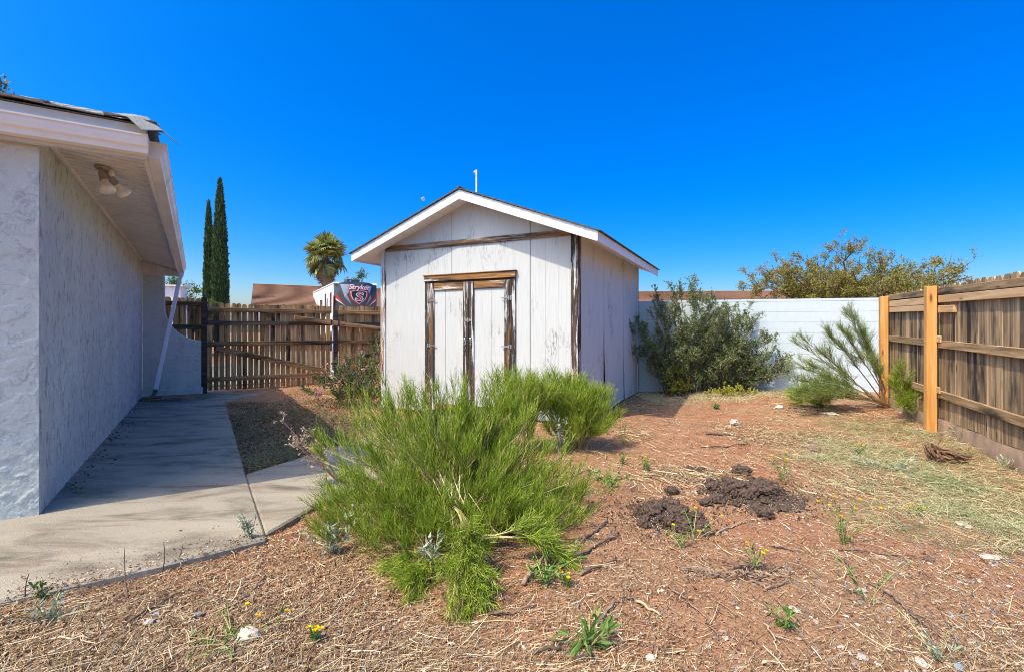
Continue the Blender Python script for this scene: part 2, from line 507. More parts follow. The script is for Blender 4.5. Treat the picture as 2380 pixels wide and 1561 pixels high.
def m_shingle(name, lo, hi):
    m, nt, b = nodes(name)
    v = coords(nt)
    f = noi(nt, v, 190.0, 3, 0.8); g = noi(nt, v, 5.0, 4)
    c = ramp(nt, f, [(0.33, lo), (0.66, hi)])
    c = mix(nt, 0.5, c, ramp(nt, g, [(0.3, (0.6, 0.6, 0.6)), (0.7, (1.25, 1.25, 1.25))]), 'MULTIPLY')
    nt.links.new(c, b.inputs['Base Color'])
    b.inputs['Roughness'].default_value = 0.95
    bump(nt, b, f, 0.6, 0.004)
    return m

def m_glass(name, col, rough=0.25):
    m, nt, b = nodes(name)
    v = coords(nt)
    nt.links.new(ramp(nt, noi(nt, v, 30), [(0.3, tuple(c * 0.8 for c in col)), (0.7, col)]), b.inputs['Base Color'])
    b.inputs['Roughness'].default_value = rough
    b.inputs['Coat Weight'].default_value = 0.6
    b.inputs['Coat Roughness'].default_value = 0.08
    return m

MT = dict(
    dirt=m_dirt(), concrete=m_concrete(),
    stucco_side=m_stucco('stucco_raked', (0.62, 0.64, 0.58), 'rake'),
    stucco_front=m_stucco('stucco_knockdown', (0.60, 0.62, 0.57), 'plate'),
    white_metal=m_plain('white_painted_metal', (0.78, 0.74, 0.68), 0.4, 0, 0.08, 3),
    beige_metal=m_plain('beige_gutter_underside', (0.60, 0.53, 0.45), 0.5, 0, 0.10, 4),
    soffit=m_plain('soffit_paint', (0.74, 0.69, 0.62), 0.6, 0, 0.08, 3),
    trim_white=m_plain('white_trim_paint', (0.80, 0.79, 0.78), 0.55, 0, 0.05, 5, 0.15),
    shingle=m_shingle('grey_shingle', (0.10, 0.11, 0.11), (0.42, 0.42, 0.39)),
    shingle_dark=m_shingle('dark_shingle', (0.03, 0.035, 0.035), (0.16, 0.17, 0.16)),
    shingle_brown=m_shingle('brown_shingle', (0.24, 0.115, 0.065), (0.42, 0.23, 0.145)),
    siding=m_siding('white_siding', mild=0.85), siding_b=m_siding('white_siding_side', (0.59, 0.595, 0.58), 0.85),
    peel_v=m_peel('peeled_board_upright', (34, 34, 2.2), amt=0.62, blk=(0.36, 0.50)), peel_h=m_peel('peeled_board_level', (2.2, 34, 34), amt=0.35),
    peel_w=m_peel('peeled_board_whitish', (34, 34, 2.2), (0.62, 0.62, 0.64), amt=1.05),
    peel_hw=m_peel('peeled_beam_greyish', (2.0, 34, 34), (0.27, 0.245, 0.23), amt=0.75, blk=(0.42, 0.58)),
    picket=m_wood('brown_picket', [(0.3, (0.18, 0.105, 0.042)), (0.5, (0.44, 0.275, 0.118)), (0.7, (0.62, 0.42, 0.20))], (30, 30, 1.4), 0.36, True, 0.6, (0.045, 0.03, 0.02), 0.45),
    rail=m_wood('brown_rail', [(0.3, (0.12, 0.068, 0.032)), (0.5, (0.30, 0.18, 0.085)), (0.7, (0.48, 0.32, 0.16))], (1.4, 30, 30), 0.25, True, 0.6, (0.03, 0.022, 0.016), 0.6),
    rail_dark=m_wood('blackened_rail', [(0.3, (0.025, 0.02, 0.016)), (0.6, (0.10, 0.075, 0.055)), (0.75, (0.20, 0.14, 0.09))], (1.4, 30, 30), 0.3, False, 0.5),
    picket_grey=m_wood('grey_picket', [(0.3, (0.11, 0.072, 0.042)), (0.46, (0.32, 0.215, 0.12)), (0.58, (0.48, 0.34, 0.195)), (0.72, (0.68, 0.52, 0.32))], (26, 26, 0.9), 0.36, True, 0.6, (0.035, 0.03, 0.028), 0.55),
    rail_grey=m_wood('grey_rail', [(0.3, (0.14, 0.088, 0.045)), (0.5, (0.35, 0.225, 0.115)), (0.7, (0.52, 0.36, 0.20))], (30, 1.4, 30), 0.25, True, 0.5, (0.04, 0.034, 0.03), 0.5),
    new_v=m_wood('new_lumber_post', [(0.3, (0.50, 0.22, 0.060)), (0.5, (0.62, 0.31, 0.095)), (0.7, (0.72, 0.42, 0.16))], (20, 20, 1.2), 0.08, True, 0.25),
    new_h=m_wood('new_lumber_rail', [(0.3, (0.46, 0.27, 0.13)), (0.5, (0.58, 0.38, 0.20)), (0.7, (0.66, 0.47, 0.28))], (20, 1.2, 20), 0.10, True, 0.25),
    footing=m_plain('earthy_concrete', (0.19, 0.125, 0.085), 0.95, 0, 0.35, 5, 0.5),
    block=m_plain('white_painted_block', (0.56, 0.63, 0.66), 0.8, 0, 0.03, 9, 0.35),
    galv=m_plain('galvanised_steel', (0.45, 0.46, 0.48), 0.4, 0.7, 0.2, 20),
    rust=m_plain('rusty_iron', (0.16, 0.13, 0.11), 0.7, 0.4, 0.4, 25, 0.4),
    dark_metal=m_plain('black_iron', (0.05, 0.05, 0.055), 0.5, 0.5, 0.3, 20),
    chrome=m_plain('worn_chrome', (0.6, 0.6, 0.6), 0.25, 1.0, 0.15, 30),
    lamp_body=m_plain('lamp_grey_brown', (0.30, 0.27, 0.23), 0.55, 0, 0.2, 12),
    lamp_glass=m_glass('frosted_bulb', (0.78, 0.70, 0.58)),
    inner=m_plain('dark_inside', (0.02, 0.02, 0.02), 0.9),
    stone=m_plain('pale_stone', (0.52, 0.43, 0.35), 0.9, 0, 0.25, 14, 0.6),
    stone_w=m_plain('white_stone', (0.38, 0.335, 0.285), 0.85, 0, 0.15, 20, 0.5),
    stone_g=m_plain('blue_grey_stone', (0.22, 0.24, 0.26), 0.85, 0, 0.25, 20, 0.5),
    soil=m_plain('dark_compost', (0.095, 0.058, 0.04), 0.97, 0, 0.7, 55, 1.0),
    bark=m_plain('brown_bark', (0.14, 0.10, 0.07), 0.9, 0, 0.4, 18, 0.8),
    twig=m_wood('grey_brown_twig', [(0.3, (0.085, 0.055, 0.04)), (0.5, (0.19, 0.125, 0.09)), (0.7, (0.32, 0.23, 0.17))], (30, 30, 30), 0.4, False, 0.5),
    twig_pale=m_wood('pale_dry_twig', [(0.3, (0.32, 0.22, 0.13)), (0.6, (0.52, 0.40, 0.27)), (0.75, (0.62, 0.52, 0.38))], (20, 20, 20), 0.25, False, 0.4),
    root=m_wood('dead_root', [(0.3, (0.055, 0.03, 0.02)), (0.5, (0.15, 0.085, 0.055)), (0.7, (0.27, 0.165, 0.11))], (18, 50, 50), 0.2, False, 0.9),
    broom=m_leaf('broom_green', [(0.0, (0.045, 0.085, 0.008)), (0.35, (0.17, 0.27, 0.016)), (0.75, (0.38, 0.49, 0.045)), (1.0, (0.66, 0.65, 0.18))], 0.36),
    broom_dull=m_leaf('broom_olive', [(0.0, (0.11, 0.17, 0.04)), (0.5, (0.28, 0.37, 0.10)), (1.0, (0.50, 0.55, 0.22))], 0.3),
    straw_stem=m_leaf('straw_stem', [(0.0, (0.42, 0.32, 0.15)), (0.6, (0.58, 0.48, 0.25)), (1.0, (0.68, 0.60, 0.38))], 0.1),
    stem_green=m_leaf('green_stem', [(0.0, (0.22, 0.17, 0.07)), (0.5, (0.36, 0.31, 0.12)), (1.0, (0.52, 0.46, 0.20))], 0.0),
    shrub=m_leaf('shrub_leaf', [(0.0, (0.06, 0.08, 0.03)), (0.4, (0.16, 0.205, 0.075)), (0.8, (0.31, 0.36, 0.16)), (1.0, (0.52, 0.54, 0.32))], 0.25, 0.4),
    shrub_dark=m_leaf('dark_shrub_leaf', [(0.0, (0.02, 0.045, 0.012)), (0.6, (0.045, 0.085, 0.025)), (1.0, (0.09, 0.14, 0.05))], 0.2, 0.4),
    yellow_leaf=m_leaf('yellowing_leaf', [(0.0, (0.16, 0.24, 0.05)), (0.5, (0.42, 0.42, 0.06)), (1.0, (0.66, 0.50, 0.05))], 0.3),
    rose_leaf=m_leaf('rose_leaf', [(0.0, (0.045, 0.08, 0.022)), (0.6, (0.10, 0.16, 0.045)), (1.0, (0.20, 0.25, 0.09))], 0.25),
    pink=m_leaf('pink_petal', [(0.0, (0.62, 0.22, 0.25)), (1.0, (0.80, 0.48, 0.46))], 0.3),
    yellow=m_leaf('yellow_petal', [(0.0, (0.80, 0.52, 0.0)), (1.0, (0.90, 0.70, 0.01))], 0.2),
    mesquite=m_leaf('mesquite_leaf', [(0.0, (0.11, 0.12, 0.025)), (0.4, (0.24, 0.24, 0.05)), (0.75, (0.38, 0.31, 0.08)), (1.0, (0.50, 0.34, 0.12))], 0.35),
    tree_green=m_leaf('tree_leaf', [(0.0, (0.05, 0.09, 0.02)), (0.5, (0.11, 0.17, 0.035)), (1.0, (0.21, 0.27, 0.07))], 0.3),
    cypress=m_leaf('cypress_spray', [(0.0, (0.025, 0.05, 0.018)), (0.5, (0.055, 0.10, 0.035)), (1.0, (0.12, 0.18, 0.065))], 0.1),
    palm=m_leaf('palm_leaflet', [(0.0, (0.12, 0.15, 0.04)), (0.5, (0.27, 0.30, 0.09)), (1.0, (0.50, 0.50, 0.20))], 0.25, 0.35),
    palm_dry=m_leaf('dead_palm_leaf', [(0.0, (0.22, 0.15, 0.08)), (1.0, (0.48, 0.36, 0.21))], 0.15),
    silver=m_leaf('silvery_leaf', [(0.0, (0.20, 0.25, 0.17)), (1.0, (0.46, 0.50, 0.38))], 0.2),
    weed=m_leaf('weed_leaf', [(0.0, (0.08, 0.16, 0.03)), (0.6, (0.16, 0.28, 0.06)), (1.0, (0.27, 0.38, 0.11))], 0.3),
    seed=m_leaf('dry_seed_head', [(0.0, (0.42, 0.30, 0.19)), (1.0, (0.70, 0.56, 0.40))], 0.2),
    straw=m_leaf('straw', [(0.0, (0.09, 0.055, 0.03)), (0.3, (0.24, 0.15, 0.08)), (0.6, (0.46, 0.33, 0.18)), (0.85, (0.66, 0.53, 0.33)), (1.0, (0.80, 0.70, 0.52))], 0.1),
    chips=m_leaf('leaf_litter', [(0.0, (0.07, 0.04, 0.028)), (0.35, (0.21, 0.11, 0.065)), (0.65, (0.38, 0.24, 0.14)), (0.9, (0.55, 0.42, 0.28)), (1.0, (0.70, 0.62, 0.50))], 0.1),
    pebble=m_leaf('pebbles', [(0.0, (0.13, 0.145, 0.16)), (0.3, (0.22, 0.24, 0.26)), (0.5, (0.30, 0.17, 0.12)), (0.8, (0.40, 0.30, 0.23)), (1.0, (0.58, 0.52, 0.46))], 0.0, 0.8),
    grass=m_leaf('mixed_grass', [(0.0, (0.10, 0.17, 0.06)), (0.32, (0.22, 0.29, 0.12)), (0.40, (0.48, 0.42, 0.22)), (1.0, (0.68, 0.60, 0.38))], 0.25),
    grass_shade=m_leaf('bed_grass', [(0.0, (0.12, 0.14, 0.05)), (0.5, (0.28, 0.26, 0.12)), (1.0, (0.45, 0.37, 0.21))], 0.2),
)

# ------------------------------------------------------------------ the setting: ground, patio slab, path
def G0(x, y, z=0.0):
    d = FPX * (EYE - z) / (y - HZ)
    return ((x - CX) / FPX * d, d)

gx = np.concatenate([-np.geomspace(900, 6.2, 26), np.arange(-6.0, 7.0, 0.036), np.geomspace(7.2, 900, 26)])
gy = np.concatenate([-np.geomspace(400, 0.6, 16), np.arange(-0.4, 1.2, 0.2), np.arange(1.3, 11.2, 0.036), np.geomspace(11.4, 1400, 30)])
GX, GY = np.meshgrid(gx, gy)
GZ = zt(GX, GY)
far = sstep(12, 30, np.hypot(GX, GY))
GZ = GZ * (1 - far)
nx, ny = len(gx), len(gy)
ii = (np.arange(ny - 1)[:, None] * nx + np.arange(nx - 1)[None]).ravel()
ground = ob('ground', mesh_np('ground', np.stack([GX, GY, GZ], -1).reshape(-1, 3), [np.stack([ii, ii + 1, ii + 1 + nx, ii + nx], 1)], MT['dirt'], True))
tag(ground, 'red dirt yard ground scattered with litter', None, kind='structure')

PATIO = [(-6.2, -0.55), G0(0, 1395), G0(375, 1311), G0(620, 1250), G0(570, 1098), G0(522, 931), G0(652, 926), G0(652, 903), (-6.9, 10.6), (-9.5, 8.0)]
PATH = [G0(571, 1099), G0(805, 1028), (-1.38, 6.75), (-1.25, 7.50), (-0.10, 6.94), (-0.62, 5.55), G0(742, 1166), G0(618, 1236)]
def slab(name, poly, z0, z1, label):
    c = np.mean(poly, 0)
    b = B(); b.prism([tuple(p) for p in poly], z0, z1, 'z')
    o = b.obj(name, MT['concrete'], bevel=0.012)
    return tag(o, label, None, kind='structure')
def shrink(poly, d):
    c = np.mean(poly, 0); return [tuple(np.array(p) + (c - np.array(p)) / np.linalg.norm(c - np.array(p)) * d) for p in poly]
slab('patio', PATIO, -0.14, 0.0, 'stained concrete patio slab along the house')
slab('path', PATH, -0.14, -0.006, 'concrete path branching from the patio to the shed door')

def inpoly(x, y, poly):
    x = np.asarray(x); y = np.asarray(y); r = np.zeros(x.shape, bool); n = len(poly); j = n - 1
    for i in range(n):
        xi, yi = poly[i]; xj, yj = poly[j]
        r ^= ((yi > y) != (yj > y)) & (x < (xj - xi) * (y - yi) / (yj - yi + 1e-12) + xi)
        j = i
    return r

DRIVE = [(-9.5, 11.6), (-6.9, 10.62), (-3.6, 12.6), (-1.0, 14.6), (2.0, 30.0), (-14.0, 30.0)]
slab('driveway', DRIVE, -0.1, 0.075, 'pale concrete driveway beyond the gate')

# ------------------------------------------------------------------ the house on the left
HROT = math.radians(32.4)
house = thing('house', 'pale blue-grey stucco house with white gutters and grey shingle roof', 'house', (-3.171, 3.314, 0), HROT)
def hpt(x, y, z=0):                            # house frame -> world
    c, s = math.cos(HROT), math.sin(HROT)
    return np.array([-3.171 + x * c - y * s, 3.314 + x * s + y * c, z])
def gridwall(name, o, u, v, nu, nv, amp, mat, parent, seed):
    # a wall sheet with real trowel relief
    o, u, v = map(np.asarray, (o, u, v)); nrm = np.cross(u, v); nrm = nrm / np.linalg.norm(nrm)
    a, b_ = np.meshgrid(np.linspace(0, 1, nu), np.linspace(0, 1, nv))
    lu, lv = np.linalg.norm(u), np.linalg.norm(v)
    h = amp * (vn(a * lu * 6, b_ * lv * 3, seed) * 0.6 + vn(a * lu * 17, b_ * lv * 9, seed + 1) * 0.4)
    edge = np.minimum(np.minimum(a, 1 - a) * nu, np.minimum(b_, 1 - b_) * nv)
    h *= np.clip(edge / 2, 0, 1)
    V = o + a[..., None] * u + b_[..., None] * v + h[..., None] * nrm
    i = (np.arange(nv - 1)[:, None] * nu + np.arange(nu - 1)[None]).ravel()
    return ob(name, mesh_np(name, V.reshape(-1, 3), [np.stack([i, i + 1, i + 1 + nu, i + nu], 1)], mat, True), parent)
def rake(a, b_):                               # vertical trowel strokes
    f = vn(a * 38, b_ * 7, 20) * .55 + vn(a * 70 + 3, b_ * 16, 21) * .35 + vn(a * 15, b_ * 4, 22) * .4
    return 0.0085 * np.clip(f * 1.5, -1, .55)
def knock(a, b_):                              # flattened plates of stucco with ragged rims
    f = vn(a * 7, b_ * 9, 30) * .55 + vn(a * 15, b_ * 19, 31) * .33 + vn(a * 34, b_ * 40, 32) * .2 + vn(a * 80, b_ * 80, 33) * .1
    return 0.0046 * (sstep(-.16, .10, f) - .5) + .0010 * vn(a * 60, b_ * 60, 34)
def relief(name, o, u, v, nu, nv, fn, mat, label):
    o, u, v = map(np.asarray, (o, u, v)); nrm = np.cross(u, v); nrm = nrm / np.linalg.norm(nrm)
    a, b_ = np.meshgrid(np.linspace(0, 1, nu), np.linspace(0, 1, nv))
    h = fn(a * np.linalg.norm(u), b_ * np.linalg.norm(v))
    h = h * np.clip(np.minimum(np.minimum(a, 1 - a) * nu, np.minimum(b_, 1 - b_) * nv) / 2, 0, 1)
    V = o + a[..., None] * u + b_[..., None] * v + h[..., None] * nrm
    i = (np.arange(nv - 1)[:, None] * nu + np.arange(nu - 1)[None]).ravel()
    w_ = ob(name, mesh_np(name, V.reshape(-1, 3), [np.stack([i, i + 1, i + 1 + nu, i + nu], 1)], MT[mat], True), house)
    w_['label'] = label
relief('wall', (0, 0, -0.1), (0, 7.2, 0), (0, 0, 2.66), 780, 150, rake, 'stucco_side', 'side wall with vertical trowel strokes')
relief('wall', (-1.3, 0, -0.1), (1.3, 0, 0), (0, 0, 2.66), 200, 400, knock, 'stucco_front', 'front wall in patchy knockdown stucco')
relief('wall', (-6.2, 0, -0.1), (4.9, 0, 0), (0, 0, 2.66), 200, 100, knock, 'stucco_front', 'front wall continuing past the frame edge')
b = B(); b.box(-6.2, -0.01, 7.0, 7.2, -0.1, 2.6); b.box(-6.2, -6.0, 0, 7.0, -0.1, 2.6); b.box(-6.0, -0.02, 0.02, 7.0, 2.5, 2.58)
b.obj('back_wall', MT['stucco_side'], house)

def gz(y): return 2.50 - 0.10 * max(0.0, y) / 7.2   # bottom of the side gutter falls to the downspout
# soffit in ribbed strips
SO = 0.56
n = 24
for k in range(n):
    y0 = -0.02 + k * 7.24 / n; y1 = y0 + 7.24 / n
    b = B()
    for j in range(3):                        # three flutes to a strip
        a0 = y0 + (y1 - y0) * j / 3; a1 = a0 + (y1 - y0) / 3 - 0.026
        t = 0.0
        def q(x, y, dz): return (x, y, 2.575 - (2.575 - gz(y) - 0.02) * x / SO + dz)
        b.hexa([q(0, a0, 0), q(SO, a0, 0), q(SO, a1, 0), q(0, a1, 0), q(0, a0, .02), q(SO, a0, .02), q(SO, a1, .02), q(0, a1, .02)])
        b.hexa([q(0, a1, .017), q(SO, a1, .017), q(SO, a1 + .026, .017), q(0, a1 + .026, .017), q(0, a1, .024), q(SO, a1, .024), q(SO, a1 + .026, .024), q(0, a1 + .026, .024)])
    b.obj('soffit_strip', MT['soffit'], house)
b = B(); b.hexa([(0.003, -0.01, 2.545), (0.028, -0.01, 2.545), (0.028, 7.19, 2.545), (0.003, 7.19, 2.545), (0.003, -0.01, 2.572), (0.028, -0.01, 2.572), (0.028, 7.19, 2.572), (0.003, 7.19, 2.572)])
b.obj('soffit_moulding', MT['soffit'], house)
# closing panel at the far end, in three boards
for k in range(5):
    x0 = 0.0 + k * 0.118; x1 = x0 + 0.112
    def zt2(x): return 2.565 - 0.155 * x / SO
    b = B(); b.prism([(x0, 2.33), (x1, 2.33), (x1, zt2(x1)), (x0, zt2(x0))], 7.13, 7.16, 'y')
    b.obj('end_panel_board', MT['soffit'], house)
b = B(); b.box(0, 0.6, 7.122, 7.165, 2.305, 2.33); b.obj('end_panel_trim', MT['soffit'], house)
b = B(); b.prism([(0, 2.33), (0.6, 2.33), (0.6, 2.46), (0, 2.60)], 7.162, 7.23, 'y'); b.obj('end_panel_backing', MT['soffit'], house)

# fascias
MT['fascia_shade'] = m_plain('fascia_painted_shade', (0.52, 0.53, 0.56), 0.6, 0, 0.08, 4)  # the front fascia's shade is put into this bluish grey
b = B(); b.hexa([(SO, -0.03, 2.48), (SO + .025, -0.03, 2.48), (SO + .025, 7.25, 2.39), (SO, 7.25, 2.39), (SO, -0.03, 2.70), (SO + .025, -0.03, 2.70), (SO + .025, 7.25, 2.70), (SO, 7.25, 2.70)])
b.obj('fascia', MT['white_metal'], house)
b = B(); b.box(-6.4, SO + .024, -0.078, -0.032, 2.46, 2.70); b.obj('fascia', MT['fascia_shade'], house)
# K-style gutters: outline (distance out, height), swept along the eave
KP = [(0, 0), (0.075, 0), (0.082, 0.03), (0.098, 0.045), (0.108, 0.085), (0.108, 0.105), (0.118, 0.112), (0.118, 0.122), (0.100, 0.122), (0.100, 0.112), (0.094, 0.088), (0.086, 0.052), (0.070, 0.036), (0.066, 0.012), (0.006, 0.012), (0.006, 0.12), (0, 0.12)]
def gutter(ax, lo, hi, base, zlo, zhi, mat):
    n = len(KP); V = []
    for h, z in ((lo, zlo), (hi, zhi)):
        for d, zz in KP:
            V.append((base + d, h, z + zz) if ax == 'y' else (h, base - d, z + zz))
    q = [[i, (i + 1) % n, n + (i + 1) % n, n + i] for i in range(n)]
    return V, np.array(q)
V, q = gutter('x', -6.5, SO + 0.035, -0.080, 2.483, 2.483, None)
b = B(); b.add(V, [q]); g1 = b.obj('gutter', MT['white_metal'], house)
b = B()
b.prism([(-0.080 - d, 2.483 + z) for d, z in KP[:8]] + [(-0.080, 2.605)], SO + .035, SO + .042, 'x')
b.obj('end_cap', MT['white_metal'], g1)
for x in (-0.35, -1.1, -1.9, -2.7):            # spikes in the gutter lip
    b = B(); b.lathe([(0.006, 0), (0.006, 0.012), (0.003, 0.014)], 8, Matrix.Translation((x, -0.199, 2.598)) @ Matrix.Rotation(math.pi / 2, 4, 'X'))
    b.obj('gutter_spike', MT['rust'], g1)
V, q = gutter('y', 0.0, 7.27, SO + 0.027, 2.50, 2.39, None)
b = B(); b.add(V, [q]); g2 = b.obj('gutter', MT['white_metal'], house)
b = B(); b.prism([(SO + .027 + d, 2.50 + z) for d, z in KP[:8]] + [(SO + .027, 2.62)], -0.008, -0.001, 'y'); b.obj('end_cap', MT['white_metal'], g2)
b = B(); b.prism([(SO + .027 + d, 2.39 + z) for d, z in KP[:8]] + [(SO + .027, 2.51)], 7.271, 7.278, 'y'); b.obj('end_cap', MT['white_metal'], g2)
for y in (0.75, 2.6, 4.4, 6.1):                # overlapped gutter joints
    z = 2.50 - 0.11 * y / 7.27
    b = B(); b.add([(SO + .027 + d * 1.03 + .001, yy, z - .002 + zz * 1.02) for yy in (y, y + .03) for d, zz in KP[:8]], [np.array([[i, i + 1, 9 + i, 8 + i] for i in range(7)])])
    b.obj('gutter_joint', MT['white_metal'], g2)
# downspout leaning back to the wall foot
top = np.array([0.64, 7.05, 2.40]); kn = np.array([0.60, 7.0, 2.24]); low = np.array([0.235, 6.72, 0.13]); out = np.array([0.20, 6.55, 0.055])
def rect_tube(b, pts, w, d):
    pts = [np.asarray(p, float) for p in pts]; V = []
    for i, p in enumerate(pts):
        V += [p + np.array([sx * w, sy * d, 0]) for sx, sy in ((-1, -1), (1, -1), (1, 1), (-1, 1))]
    q = [[i * 4 + j, i * 4 + (j + 1) % 4, i * 4 + 4 + (j + 1) % 4, i * 4 + 4 + j] for i in range(len(pts) - 1) for j in range(4)]
    m = len(pts) * 4
    return b.add(V, [np.array(q + [[3, 2, 1, 0], [m - 4, m - 3, m - 2, m - 1]])])
b = B(); rect_tube(b, [top, top * .5 + kn * .5 + np.array([.012, 0, 0]), kn, low], 0.034, 0.045)
ds = b.obj('downspout', MT['trim_white'], house, bevel=0.006)
b = B(); rect_tube(b, [low + np.array([0, .004, .05]), low, low * .5 + out * .5 + np.array([0, 0, -.01]), out], 0.037, 0.05); b.obj('elbow', MT['rust'], ds, bevel=0.006)
b = B(); b.box(0.03, 0.33, 6.42, 6.60, 0.001, 0.035); b.obj('splash_board', MT['rail'], ds, bevel=0.005)

# roof: hip planes under a shingle skin
EX0, EX1, EY0, EY1 = -6.6, SO + 0.05, -0.10, 7.35
RZ, SL = 2.705, 0.355
def hipz(x, y): return RZ + SL * min(x - EX0, EX1 - x, y - EY0, EY1 - y)
cx_ = (EX0 + EX1) / 2; hw = (EX1 - EX0) / 2
A_, B_, C_, D_ = (EX0, EY0, RZ), (EX1, EY0, RZ), (EX1, EY1, RZ), (EX0, EY1, RZ)
r1 = (cx_, EY0 + hw, RZ + SL * hw); r2 = (cx_, EY1 - hw + .01, RZ + SL * hw)
b = B(); b.add([A_, B_, C_, D_, r1, r2], [np.array([[0, 1, 4], [2, 3, 5]]), np.array([[1, 2, 5, 4], [3, 0, 4, 5], [3, 2, 1, 0]])])
roof = b.obj('roof', MT['shingle_dark'], house)
RS = np.random.RandomState(5)
def shingle_mesh(w, d, th, curl, seed):
    rs = np.random.RandomState(seed); V = []
    for j, yy in enumerate(np.linspace(0, d, 4)):
        for i, xx in enumerate(np.linspace(0, w, 4)):
            c = curl * (1 - yy / d) ** 2 * rs.uniform(0.3, 1.2)
            V.append((xx, yy + rs.uniform(-.004, .004), c))
    V = np.array(V); T = V + np.array([0, 0, th])
    q = []
    for j in range(3):
        for i in range(3):
            k = j * 4 + i; q += [[k, k + 4, k + 5, k + 1], [16 + k, 17 + k, 21 + k, 20 + k]]
    rim = [0, 1, 2, 3, 7, 11, 15, 14, 13, 12, 8, 4]
    for a, c in zip(rim, rim[1:] + rim[:1]): q.append([a, c, c + 16, a + 16])
    return mesh_np('shingle', np.concatenate([V, T]), [np.array(q)], MT['shingle'], False)
SH = [shingle_mesh(0.30, 0.20, 0.007, c, s) for s, c in ((1, 0.004), (2, 0.014), (3, -0.006), (4, 0.022), (5, 0.008))]
pitch = math.atan(SL)
for row in range(5):                           # front eave
    y = EY0 - 0.03 + row * 0.145
    k = 0; x = EX1 - 0.30 - y * 1.0 - 0.09 + (0.15 if row % 2 else 0.0)
    while x > -3.4:
        o = ob('shingle', SH[RS.randint(5)], roof, (x, y, RZ + SL * (y - EY0) + 0.004 + 0.003 * (row % 2) + RS.uniform(0, .004)), (pitch, 0, RS.normal() * .012))
        x -= 0.302
for row in range(3):                           # side eave
    x = EX1 + 0.03 - row * 0.145; y = 0.05 + row * 0.145 + (0.15 if row % 2 else 0)
    while y < 7.0:
        o = ob('shingle', SH[RS.randint(5)], roof, (x, y, RZ + SL * (EX1 - x) + 0.004 + RS.uniform(0, .004)), (pitch, 0, math.pi / 2 + RS.normal() * .012))
        y += 0.302
for k in range(7):                             # hip caps; the lowest one droops past the corner
    x = EX1 + 0.06 - k * 0.125; y = EY0 - 0.06 + k * 0.125; z = hipz(min(x, EX1), max(y, EY0)) + 0.03
    dr = -0.05 if k == 0 else 0
    b = B()
    wv = 0.15
    V = []
    for s in (-0.02, 0.11, 0.24):
        c = np.array([x - s * .707, y + s * .707, z + s * SL * .707 + (dr if s < 0 else 0)])
        for e, dz in ((-wv, -0.055), (0, 0.0), (wv, -0.055)):
            V.append(c + np.array([e * .707, e * .707, dz + (dr * .5 if s < 0 else 0)]))
    V = np.array(V); T = V + np.array([0, 0, .006])
    q = []
    for j in range(2):
        for i in range(2):
            a = j * 3 + i; q += [[a, a + 3, a + 4, a + 1], [9 + a, 10 + a, 13 + a, 12 + a]]
    rim = [0, 1, 2, 5, 8, 7, 6, 3]
    for a, c in zip(rim, rim[1:] + rim[:1]): q.append([a, c, c + 9, a + 9])
    b.add(np.concatenate([V, T]), [np.array(q)]); b.obj('hip_shingle', MT['shingle'], roof)

# curved stucco wing wall closing the side yard
wing = thing('wing_wall', 'blue-grey stucco wing wall with a concave swooping top beside the gate', 'wall', hpt(0.0, 7.2), HROT)
arc = [(0.357 + (0.974 - 0.357) * (1 - math.cos(t)), 1.72 - (1.72 - 1.056) * math.sin(t)) for t in np.linspace(0, math.pi / 2, 14)]
poly = [(0.0, -0.1), (0.974, -0.1)] + [arc[k] for k in range(13, -1, -1)] + [(0.357, 2.31), (0.0, 2.31)]
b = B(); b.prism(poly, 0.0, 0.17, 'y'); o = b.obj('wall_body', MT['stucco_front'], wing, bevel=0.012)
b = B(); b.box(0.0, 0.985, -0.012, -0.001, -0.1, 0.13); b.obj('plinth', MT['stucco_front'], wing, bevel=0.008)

# twin flood light under the soffit
fl = thing('flood_light', 'twin bulb flood light fixture hanging under the house soffit', 'light fixture', hpt(0.255, 0.60, 2.54), HROT)
b = B(); b.lathe([(0.052, 0.0), (0.052, -0.012), (0.044, -0.022), (0.02, -0.026)], 20); b.obj('mounting_plate', MT['lamp_body'], fl, True)
def bulb(dirv, org):
    Mq = Matrix.Translation(org) @ Vector(dirv).to_track_quat('Z', 'Y').to_matrix().to_4x4()
    h = B(); h.lathe([(0.012, -0.035), (0.017, 0.0), (0.025, 0.012), (0.027, 0.07), (0.030, 0.075), (0.026, 0.078)], 18, Mq)
    ho = h.obj('lamp_holder', MT['lamp_body'], fl, True)
    g = B(); g.lathe([(0.020, 0.066), (0.024, 0.085), (0.040, 0.120), (0.056, 0.150), (0.060, 0.165), (0.055, 0.178), (0.035, 0.188), (0.008, 0.192)], 22, Mq)
    g.obj('bulb', MT['lamp_glass'], ho, True)
    k = B(); k.tube([(org[0], org[1], org[2] + .03), tuple(np.array(org) * .4)], 0.007, 8); k.obj('swivel_arm', MT['lamp_body'], ho)
bulb((0.25, -0.30, -0.92), (0.0, -0.045, -0.05))
bulb((0.52, 0.42, -0.62), (0.03, 0.05, -0.05))
b = B(); b.lathe([(0.018, 0), (0.022, -0.02), (0.02, -0.045), (0.006, -0.055)], 14, Matrix.Translation((0.055, 0.0, -0.012))); b.obj('sensor', MT['lamp_glass'], fl, True)

